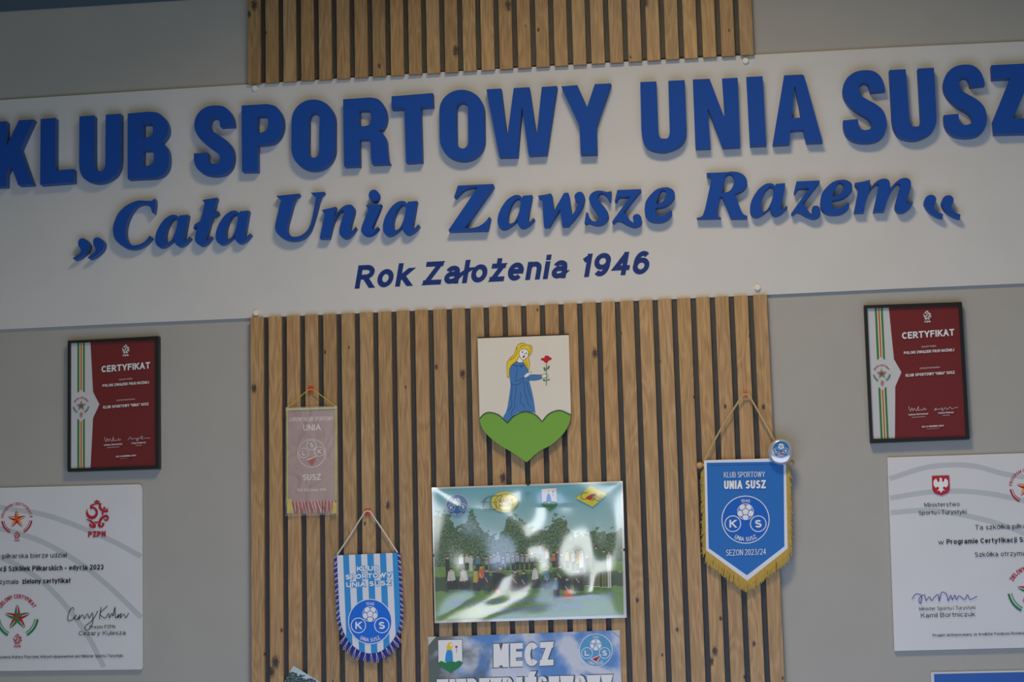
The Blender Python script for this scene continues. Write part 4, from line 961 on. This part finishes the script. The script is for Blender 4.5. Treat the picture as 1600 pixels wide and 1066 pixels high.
# ------------------------------------------------------------------ clip frame with the team photograph
YF0 = -0.0185
oc = [(674.5, 762.0), (972.8, 751.8), (979.2, 965.4), (679.2, 974.0)]
q = W(827, 970, 0)
t = thing('clip_frame_picture', 'glossy clip-framed team photograph with trees and blue sky, below the shield', 'picture', (q.x, YF0 - 0.0005, q.z))
slab('backboard', [[V(p) for p in oc]], YF0 - 0.006, YF0 - 0.0005, mat('mount_board', (210, 212, 212), 0.5, 0.4), t)
def photo_mat(name, f_):
    M = D.materials.new(name); M.use_nodes = True; nt = M.node_tree; f_(nt, nt.nodes['Principled BSDF']); return M
# printed sky, trees and grass: one procedural print
c0 = W(*oc[3], YF0); c1 = W(*oc[1], YF0)
def team_print(nt, b):
    N = nt.nodes.new; L = nt.links.new
    b.inputs['Roughness'].default_value = 0.5
    tc = N('ShaderNodeTexCoord'); mp = N('ShaderNodeMapping'); L(tc.outputs['UV'], mp.inputs[0])
    sp = N('ShaderNodeSeparateXYZ'); L(mp.outputs[0], sp.inputs[0])
    def mm(op, a, bb=None, clamp=False):
        n = N('ShaderNodeMath'); n.operation = op; n.use_clamp = clamp
        for i, s in enumerate((a, bb)):
            if s is None: continue
            if isinstance(s, (int, float)): n.inputs[i].default_value = s
            else: L(s, n.inputs[i])
        return n.outputs[0]
    def noise(sx, sy, scale, det=6):
        m2 = N('ShaderNodeMapping'); m2.inputs['Scale'].default_value = (sx, sy, 1); L(tc.outputs['UV'], m2.inputs[0])
        n = N('ShaderNodeTexNoise'); n.inputs['Scale'].default_value = scale; n.inputs['Detail'].default_value = det; L(m2.outputs[0], n.inputs['Vector']); return n.outputs['Fac']
    def mix(fac, a, bb):
        n = N('ShaderNodeMix'); n.data_type = 'RGBA'; L(fac, n.inputs[0])
        for i, s in ((6, a), (7, bb)):
            if isinstance(s, tuple): n.inputs[i].default_value = (lin(s[0]), lin(s[1]), lin(s[2]), 1)
            else: L(s, n.inputs[i])
        return n.outputs[2]
    v = sp.outputs[1]; u = sp.outputs[0]
    sky = mix(mm('MULTIPLY', mm('SUBTRACT', 1.0, v), 2.2, True), (104, 182, 204), (190, 222, 216))
    # tree line height: base + big crowns
    cr = N('ShaderNodeFloatCurve'); cu = cr.mapping.curves[0]
    pts = [(0, .80), (.03, .82), (.06, .83), (.10, .76), (.13, .70), (.17, .74), (.20, .82), (.24, .73), (.28, .66), (.33, .62), (.38, .70), (.42, .78), (.47, .74), (.51, .70), (.56, .68), (.60, .67), (.66, .78), (.69, .76), (.73, .66), (.80, .62), (.86, .66), (.92, .64), (1, .66)]
    cu.points[0].location = pts[0]; cu.points[1].location = pts[-1]
    for p in pts[1:-1]: cu.points.new(*p)
    cr.mapping.update(); L(u, cr.inputs['Value'])
    edge = mm('ADD', cr.outputs[0], mm('MULTIPLY', mm('SUBTRACT', noise(1.4, 1, 26), 0.5), 0.24))
    tm = mm('MULTIPLY', mm('SUBTRACT', edge, v), 60, True)
    leaf = noise(1.4, 1, 60, 8)
    trees = mix(mm('MULTIPLY', mm('SUBTRACT', leaf, 0.40), 4.0, True), (52, 84, 72), (132, 160, 104)); trees = mix(mm('MULTIPLY', noise(1.4, 1, 7, 3), 0.55), trees, (74, 112, 88))
    trunks = mm('MULTIPLY', mm('GREATER_THAN', noise(30, 0.6, 3, 2), 0.60), mm('LESS_THAN', v, 0.60))
    trees = mix(mm('MULTIPLY', trunks, 0.4), trees, (120, 120, 98))
    im = mix(tm, sky, trees)
    grass = mix(noise(1, 3, 24, 4), (92, 136, 66), (148, 186, 96))
    im = mix(mm('LESS_THAN', v, 0.405), im, grass)
    sh = mm('MULTIPLY', mm('LESS_THAN', mm('ABSOLUTE', mm('ADD', mm('SUBTRACT', v, 0.275), mm('MULTIPLY', mm('SUBTRACT', noise(6, 1, 3), .5), .12))), 0.055), 0.85)
    im = mix(sh, im, (62, 80, 70))
    L(im, b.inputs['Base Color'])
TEAM = photo_mat('printed_team_photograph', team_print)
iq = [(676.5, 764.5), (970.5, 754.8), (974.5, 961.0), (681.0, 970.0)]
def uv_card(name, pts, y, m_, parent):
    vs = [W(*p, y) for p in pts]; o = link(name, vs, [(0, 3, 2, 1)], m_, parent)
    uvl = o.data.uv_layers.new(name='UVMap'); cor = {0: (0, 1), 3: (0, 0), 2: (1, 0), 1: (1, 1)}
    for li, lo in enumerate(o.data.loops): uvl.data[li].uv = cor[lo.vertex_index]
    return o
slab('photo_sheet', [[V(p) for p in iq]], YF0 - 0.0065, YF0 - 0.0061, PAPER, t)
uv_card('photo_print', iq, YF0 - 0.0066, TEAM, t)
fq = quad(*iq, 74, 108, 1400, 1028)       # units of the enlarged crop
A = Art(YF0 - 0.0068, fq, 0.00002); rnd = random.Random(12)
SK = mat('print_skin', (226, 184, 140), 0.5); C_ = [mat('print_kit_navy', (58, 72, 104), 0.5), mat('print_kit_white', (222, 224, 220), 0.5), mat('print_kit_green', (78, 116, 86), 0.5), mat('print_kit_sky', (96, 150, 180), 0.5), mat('print_kit_yellow', (206, 178, 60), 0.5), mat('print_kit_orange', (220, 116, 60), 0.5), mat('print_kit_black', (56, 62, 68), 0.5), mat('print_kit_olive', (132, 134, 100), 0.5)]
def figure(x, head, foot, top, legs, w=15, stripes=False, arm=0):
    h = foot - head; r = 9.5
    A.poly(top, [(x - w * .8, head + 24, c), (x + w * .8, head + 24, c), (x + w, head + 40), (x + w * .9, head + h * .55, c), (x - w * .9, head + h * .55, c), (x - w, head + 40)], n=3)
    A.rect(legs, x - w * .75, head + h * .53, x - 1, foot); A.rect(legs, x + 1, head + h * .53, x + w * .75, foot)
    if stripes:
        for q in (-.6, -.15, .3, .7): A.rect(C_[1], x + w * q - 1.5, head + 28, x + w * q + 1.5, head + h * .53)
    A.rect(C_[1], x - w * .8, foot - 5, x - 1, foot); A.rect(C_[1], x + 2, foot - 5, x + w * .85, foot)
    if arm: A.stroke(SK, [(x + w * .8, head + 30, c), (x + w * .9 + 22 * arm, head - 14, c)], 6)
    A.disc(SK, x, head + 12, r, r * 1.15, 12); A.poly(C_[6] if rnd.random() < .6 else C_[7], [(x - r, head + 10, c), (x - r * .7, head), (x, head - 3), (x + r * .7, head), (x + r, head + 10, c)], n=3)
back = [(165, 578, 765, C_[6], C_[6], 16), (262, 566, 700, C_[1], C_[6], 17), (302, 562, 690, C_[1], C_[6], 15), (330, 570, 690, C_[1], C_[1], 15), (378, 578, 700, C_[3], C_[6], 16), (440, 590, 700, C_[6], C_[6], 15, 1), (470, 580, 700, C_[6], C_[6], 14, 1), (494, 570, 700, C_[0], C_[6], 14, 1), (522, 556, 700, C_[3], C_[6], 17, 1), (556, 590, 700, C_[0], C_[6], 13, 1), (590, 566, 700, C_[0], C_[6], 16, 1),
        (628, 580, 700, C_[0], C_[6], 14, 1), (658, 562, 700, C_[3], C_[6], 16, 1), (690, 570, 700, C_[0], C_[6], 14, 1), (724, 574, 700, C_[6], C_[6], 14, 1), (760, 566, 700, C_[0], C_[6], 16, 1), (820, 520, 640, C_[3], C_[6], 12), (870, 545, 680, C_[1], C_[0], 14), (915, 576, 690, C_[5], C_[6], 14), (940, 562, 690, C_[0], C_[6], 14), (970, 582, 700, C_[2], C_[6], 16), (1010, 570, 700, C_[4], C_[6], 14), (1052, 562, 720, C_[1], C_[6], 15), (1084, 566, 740, C_[4], C_[6], 14), (1108, 562, 800, C_[1], C_[6], 16), (1150, 600, 820, C_[6], C_[6], 14),
        (1214, 542, 828, C_[2], C_[7], 30), (1268, 568, 834, C_[2], C_[7], 24), (1304, 580, 838, C_[1], C_[1], 17)]
for g in back: figure(*g[:6], stripes=len(g) > 6); A.flush('printed_figure', t)
def seated(x, head, top, w=28, low=None):
    A.poly(top, [(x - w * .7, head + 22, c), (x + w * .7, head + 22, c), (x + w, head + 70), (x + w * 1.2, head + 110, c), (x - w * 1.1, head + 110, c), (x - w, head + 70)], n=3)
    A.poly(low or C_[6], [(x - w * 1.2, head + 92, c), (x + w * 1.4, head + 84, c), (x + w * 1.6, head + 150, c), (x - w * 1.1, head + 150, c)], n=3)
    A.stroke(SK, [(x - w * .6, head + 60), (x + w * .3, head + 95)], 6)
    A.disc(SK, x, head + 12, 11, 13, 12); A.poly(C_[6], [(x - 11, head + 10, c), (x - 7, head - 2), (x + 7, head - 2), (x + 11, head + 10, c)], n=3)
for g in ((190, 664, C_[1]), (278, 668, C_[1]), (362, 680, C_[4], 18), (402, 650, C_[5], 20), (440, 676, C_[0], 20), (536, 662, C_[7], 34), (640, 690, C_[6], 30), (700, 700, C_[0], 22), (780, 672, C_[1], 22), (862, 680, C_[3], 20), (956, 664, C_[2], 30), (926, 746, C_[3], 16), (1006, 754, C_[0], 24, C_[5]), (1082, 700, C_[6], 26)): seated(*g); A.flush('printed_figure', t)
A.poly(C_[6], [(478, 700, c), (560, 720), (640, 790, c), (560, 850), (486, 830, c)]); A.disc(C_[5], 510, 840, 20, 16, 14); A.build('printed_figure', t)
A = Art(YF0 - 0.0090, fq, 0.00002)
LEM = mat('print_logo_blue', (38, 112, 176), 0.45); LYE = mat('print_logo_yellow', (238, 222, 44), 0.45); LGR = mat('print_logo_grey', (92, 104, 110), 0.5)
club_emblem(A, 242, 228, 78, LEM, PWHITE, small=True)
A.flush('printed_logo', t); A.disc(LYE, 578, 214, 96, 72); A.ring(LGR, 590, 216, 84, 58, 5)
A.stroke(LGR, [(410, 212), (470, 175), (560, 172), (520, 210), (515, 262), (440, 262), (425, 240), (445, 180)], 5); A.stroke(LGR, [(412, 212, c), (520, 214, c)], 4); A.stroke(LGR, [(482, 178), (474, 262)], 4)
A.text(PRED, 'AMEX', 534, 220, 640, 218, 26, 0.06, .15); A.text(LGR, 'BĄCZEK', 534, 250, 644, 240, 20, 0.06, .1)
A.flush('printed_logo', t); A.poly(PWHITE, [(836, 130, c), (945, 127, c), (947, 232, c), (838, 232, c)]); A.poly(PGREEN, [(836, 236), (860, 220), (890, 232, c), (920, 220), (950, 236), (930, 262), (892, 288, c), (858, 264)])
A.poly(LEM, [(870, 226, c), (876, 180), (890, 165), (902, 190), (908, 226, c)]); A.disc(LYE, 886, 150, 11, 13, 12); A.stroke(LGR, [(918, 152, c), (920, 186, c)], 3); A.disc(PRED, 918, 152, 6, 6, 8)
A.stroke(LGR, [(836, 130, c), (945, 127, c), (947, 232, c)], 2); A.stroke(LGR, [(836, 130, c), (838, 232, c)], 2)
A.flush('printed_logo', t); A.poly(LYE, [(1080, 204, c), (1184, 120, c), (1300, 184, c), (1196, 268, c)]); A.stroke(LGR, [(1160, 168), (1125, 172), (1115, 198), (1135, 214), (1165, 208)], 6)
A.poly(PRED, [(1150, 205), (1190, 180), (1225, 178), (1200, 200), (1185, 222)]); A.stroke(LGR, [(1190, 235), (1215, 190), (1232, 200), (1205, 215), (1240, 228)], 5); A.stroke(LGR, [(1240, 230), (1248, 188), (1268, 192), (1250, 210), (1276, 222)], 5)
A.build('printed_logo', t)
A = Art(YF0 - 0.0112, fq, 0.00002); LAV = mat('print_caption_lavender', (130, 150, 214), 0.5)
A.text(LAV, 'AWANS DRUŻYNY SENIORÓW KS UNIA SUSZ DO IV LIGI', 180, 932, 1335, 900, 30, 0.03); A.flush('caption', t); A.text(LAV, 'W SEZONIE ROZGRYWKOWYM 2015/2016', 400, 990, 1108, 970, 30, 0.03)
A.build('caption', t)
# buckled acrylic cover
nx, ny = 70, 50; YG = YF0 - 0.0185; vs = []; fs = []
def buckle(u, v):
    return (0.0030 * math.sin(5.2 * u + 3.6 * v + .6) + 0.0016 * math.sin(9.5 * u - 7.5 * v) + 0.0009 * math.sin(17 * u + 8 * v * v + 1) + 0.0022 * math.cos(6.5 * (u - .55)) * v) * (min(u, 1-u, v, 1-v) * 6 if min(u, 1-u, v, 1-v) < 1/6 else 1)
for j in range(ny + 1):
    for i in range(nx + 1):
        u, v = i / nx, j / ny; p = quad(*oc, 0, 0, 1, 1)(u, v); vs.append(W(*p, YG - buckle(u, v)))
for j in range(ny):
    for i in range(nx): a = j * (nx + 1) + i; fs.append((a, a + nx + 1, a + nx + 2, a + 1))
link('acrylic_cover', vs, fs, glassy('acrylic_sheet', 0.10, 0.18), t, smooth=True)
for p, dx, dy in (((825, 757.5), 1, 0), ((975.2, 859), 0, 1), ((676.8, 868), 0, 1), ((829, 970.5), 1, 0)):
    a = V(p); w_, h_ = (5, 3) if dx else (3, 5)
    slab('clip', [[a + V((-w_, -h_ / 1.5)) / 2, a + V((w_, -h_ / 1.5)) / 2, a + V((w_, h_)) / 2, a + V((-w_, h_)) / 2]], YG - 0.002, YG - 0.0006, CLIP, t)

# ------------------------------------------------------------------ match poster under it
f = Z(650, 960, 4.706); YM = -0.0182
q = W(820, 1066, 0)
t = thing('match_poster', 'paper poster headed MECZ with cloudy sky print, cut by the bottom edge', 'poster', (q.x, YM, q.z - 0.1))
def sky_print(nt, b):
    N = nt.nodes.new; L = nt.links.new; b.inputs['Roughness'].default_value = 0.45
    tc = N('ShaderNodeTexCoord'); n = N('ShaderNodeTexNoise'); n.inputs['Scale'].default_value = 3.0; n.inputs['Detail'].default_value = 5; n.inputs['Distortion'].default_value = .6
    mp = N('ShaderNodeMapping'); mp.inputs['Scale'].default_value = (1.6, .9, 1); mp.inputs['Location'].default_value = (.35, .2, 0); L(tc.outputs['UV'], mp.inputs[0]); L(mp.outputs[0], n.inputs['Vector'])
    cr = N('ShaderNodeValToRGB'); L(n.outputs['Fac'], cr.inputs[0]); e = cr.color_ramp.elements
    e[0].position = .40; e[0].color = (lin(84), lin(134), lin(200), 1); e[1].position = .56; e[1].color = (lin(200), lin(206), lin(222), 1)
    k = cr.color_ramp.elements.new(.48); k.color = (lin(140), lin(168), lin(212), 1)
    # dark foliage towards the left
    sp = N('ShaderNodeSeparateXYZ'); L(tc.outputs['UV'], sp.inputs[0])
    n2 = N('ShaderNodeTexNoise'); n2.inputs['Scale'].default_value = 5; n2.inputs['Detail'].default_value = 3; L(tc.outputs['UV'], n2.inputs['Vector'])
    a = N('ShaderNodeMath'); a.operation = 'SUBTRACT'; L(n2.outputs['Fac'], a.inputs[0]); L(sp.outputs[0], a.inputs[1])
    bb = N('ShaderNodeMath'); bb.operation = 'MULTIPLY_ADD'; bb.use_clamp = True; bb.inputs[1].default_value = 4.0; bb.inputs[2].default_value = -0.75; L(a.outputs[0], bb.inputs[0])
    mx = N('ShaderNodeMix'); mx.data_type = 'RGBA'; L(bb.outputs[0], mx.inputs[0]); L(cr.outputs[0], mx.inputs[6]); mx.inputs[7].default_value = (lin(88), lin(98), lin(92), 1)
    L(mx.outputs[2], b.inputs['Base Color'])
pc = [(669.0, 995.8), (967.9, 984.9), (975.5, 1190), (672.5, 1196)]
slab('poster_sheet', [[V(p) for p in pc]], YM - 0.0006, YM - 0.0001, PAPER, t)
uv_card('poster_print', pc, YM - 0.0008, photo_mat('printed_cloudy_sky', sky_print), t)
A = Art(YM - 0.0010, f, 0.00002)
PG = mat('poster_outline_grey', (74, 78, 92), 0.5)
for s, x0, x1, y0, y1, cp in (('MECZ', 566, 1012, 395, 378, 178), ('MIĘDZYPAŃSTWOWY', 150, 1446, 655, 620, 178)):
    # heavy condensed capitals: broad grey outline below, white face above
    A = Art(YM - 0.0010, f, 0.00002); A.text(PG, s, x0 - 3, y0 + 4, x1 + 3, y1 + 4, cp + 8, weight=0.295); A.text(PWHITE, s, x0 + 3, y0 - 2, x1 - 3, y1 - 2, cp - 4, weight=0.25); A.build('text_line', t)
A = Art(YM - 0.0012, f, 0.00002)
club_emblem(A, 1322, 265, 122, mat('poster_logo_blue', (92, 158, 208), 0.5), PWHITE, 'L', 'S', 'K', True, False); A.flush('printed_emblem', t)
A.poly(INK, [(160, 188, c), (342, 184, c), (344, 362, c), (256, 432, c), (163, 366, c)], n=2)
A.poly(PWHITE, [(163, 191, c), (339, 187, c), (341, 360, c), (256, 428, c), (166, 364, c)], n=2)
A.poly(PGREEN, [(166, 362), (185, 344), (215, 356, c), (250, 342), (290, 352, c), (318, 342), (341, 358), (318, 392), (256, 429, c), (190, 392)])
A.poly(STBLUE, [(212, 350, c), (222, 280), (240, 255), (262, 262), (270, 300), (272, 348, c)]); A.poly(HAIR, [(222, 262), (236, 215), (255, 205), (270, 225), (262, 260), (240, 262)]); A.disc(SKIN, 258, 226, 9, 11, 12)
A.stroke(STEMG, [(297, 240, c), (298, 282, c)], 4); A.disc(ROSE, 297, 240, 10, 8, 12); A.stroke(SKIN, [(262, 268, c), (296, 268, c)], 5)
A.build('printed_shield', t)
TAPE = glassy('sticky_tape', 0.3, 0.25)
slab('tape', [[V(f(*p)) for p in ((86, 166), (150, 164), (112, 206), (92, 232))]], YM - 0.0028, YM - 0.0024, mat('pale_tape', (196, 196, 190), 0.35), t)
slab('tape', [[V(f(*p)) for p in ((1444, 118), (1498, 114), (1500, 160), (1478, 152))]], YM - 0.0028, YM - 0.0024, mat('pale_tape', (196, 196, 190), 0.35), t)

# ------------------------------------------------------------------ tilted snapshot at the bottom left of the slats
f = Z(430, 1030, 17.78)
o_ = W(458.8, 1040.6, YS); ux = (W(501, 1066.5, YS) - o_).normalized(); vy = Vector((-abs(ux.z), 0, -abs(ux.x))); vy = Vector((ux.z, 0, -ux.x))
t = thing('snapshot_print', 'tilted photo print with pale sky and dark trees at the bottom of the slats', 'photograph', (o_.x, YS - 0.0002, o_.z - 0.08))
YQ = YS - 0.0012
P = [o_, o_ + ux * 0.15, o_ + ux * 0.15 + vy * 0.10, o_ + vy * 0.10]
vs = [Vector((p.x, YQ, p.z)) for p in P] + [Vector((p.x, YQ + 0.0006, p.z)) for p in P]
link('photo_paper', vs, [(0, 3, 2, 1), (4, 5, 6, 7), (0, 1, 5, 4), (1, 2, 6, 5), (2, 3, 7, 6), (3, 0, 4, 7)], PAPER, t)
def snap(nt, b):
    N = nt.nodes.new; L = nt.links.new; b.inputs['Roughness'].default_value = 0.3
    tc = N('ShaderNodeTexCoord'); sp = N('ShaderNodeSeparateXYZ'); L(tc.outputs['UV'], sp.inputs[0])
    n = N('ShaderNodeTexNoise'); n.inputs['Scale'].default_value = 14; n.inputs['Detail'].default_value = 6; L(tc.outputs['UV'], n.inputs['Vector'])
    a = N('ShaderNodeMath'); a.operation = 'MULTIPLY_ADD'; a.inputs[1].default_value = .30; L(n.outputs['Fac'], a.inputs[0]); L(sp.outputs[1], a.inputs[2])
    a2 = N('ShaderNodeMath'); a2.operation = 'MULTIPLY_ADD'; a2.inputs[1].default_value = -.35; L(sp.outputs[0], a2.inputs[0]); L(a.outputs[0], a2.inputs[2])
    cr = N('ShaderNodeValToRGB'); L(a2.outputs[0], cr.inputs[0]); e = cr.color_ramp.elements
    e[0].position = .99; e[0].color = (lin(30), lin(44), lin(50), 1); e[1].position = 1.0; e[1].color = (lin(186), lin(206), lin(214), 1)
    n2 = N('ShaderNodeTexNoise'); n2.inputs['Scale'].default_value = 34; n2.inputs['Detail'].default_value = 4; L(tc.outputs['UV'], n2.inputs['Vector'])
    c2 = N('ShaderNodeValToRGB'); L(n2.outputs['Fac'], c2.inputs[0]); g = c2.color_ramp.elements
    g[0].position = .45; g[0].color = (lin(30), lin(44), lin(50), 1); g[1].position = .68; g[1].color = (lin(150), lin(176), lin(196), 1); k = g.new(.55); k.color = (lin(52), lin(84), lin(60), 1)
    mx = N('ShaderNodeMix'); mx.data_type = 'RGBA'; st = N('ShaderNodeMath'); st.operation = 'GREATER_THAN'; st.inputs[1].default_value = .995; L(a2.outputs[0], st.inputs[0])
    L(st.outputs[0], mx.inputs[0]); L(c2.outputs[0], mx.inputs[6]); mx.inputs[7].default_value = (lin(186), lin(206), lin(214), 1); L(mx.outputs[2], b.inputs['Base Color'])
o = link('photo_print', [Vector((p.x, YQ - 0.0001, p.z)) for p in P], [(0, 3, 2, 1)], photo_mat('printed_snapshot', snap), t)
uvl = o.data.uv_layers.new(name='UVMap'); cor = {0: (0, 1), 3: (0, 0), 2: (1, 0), 1: (1, 1)}
for li, lo in enumerate(o.data.loops): uvl.data[li].uv = cor[lo.vertex_index]

# ------------------------------------------------------------------ blue-edged sheet at the bottom right
q = W(1600, 1100, 0)
t = thing('blue_edged_notice', 'sheet with blue band whose top edge shows at the bottom right corner', 'poster', (q.x, 0, q.z - 0.1))
pc = [(1454.3, 1050.6), (1760, 1044), (1770, 1250), (1462, 1258)]
slab('sheet', [[V(p) for p in pc]], -0.006, -0.002, PAPER, t)
A = Art(-0.0062, quad(*pc, 0, 0, 100, 70)); A.rect(mat('notice_blue', (44, 96, 178), 0.5), 1.6, 1.0, 98.5, 9); A.rect(mat('notice_sky', (110, 150, 205), 0.5), 1.6, 9, 98.5, 68)
A.build('printed_band', t)
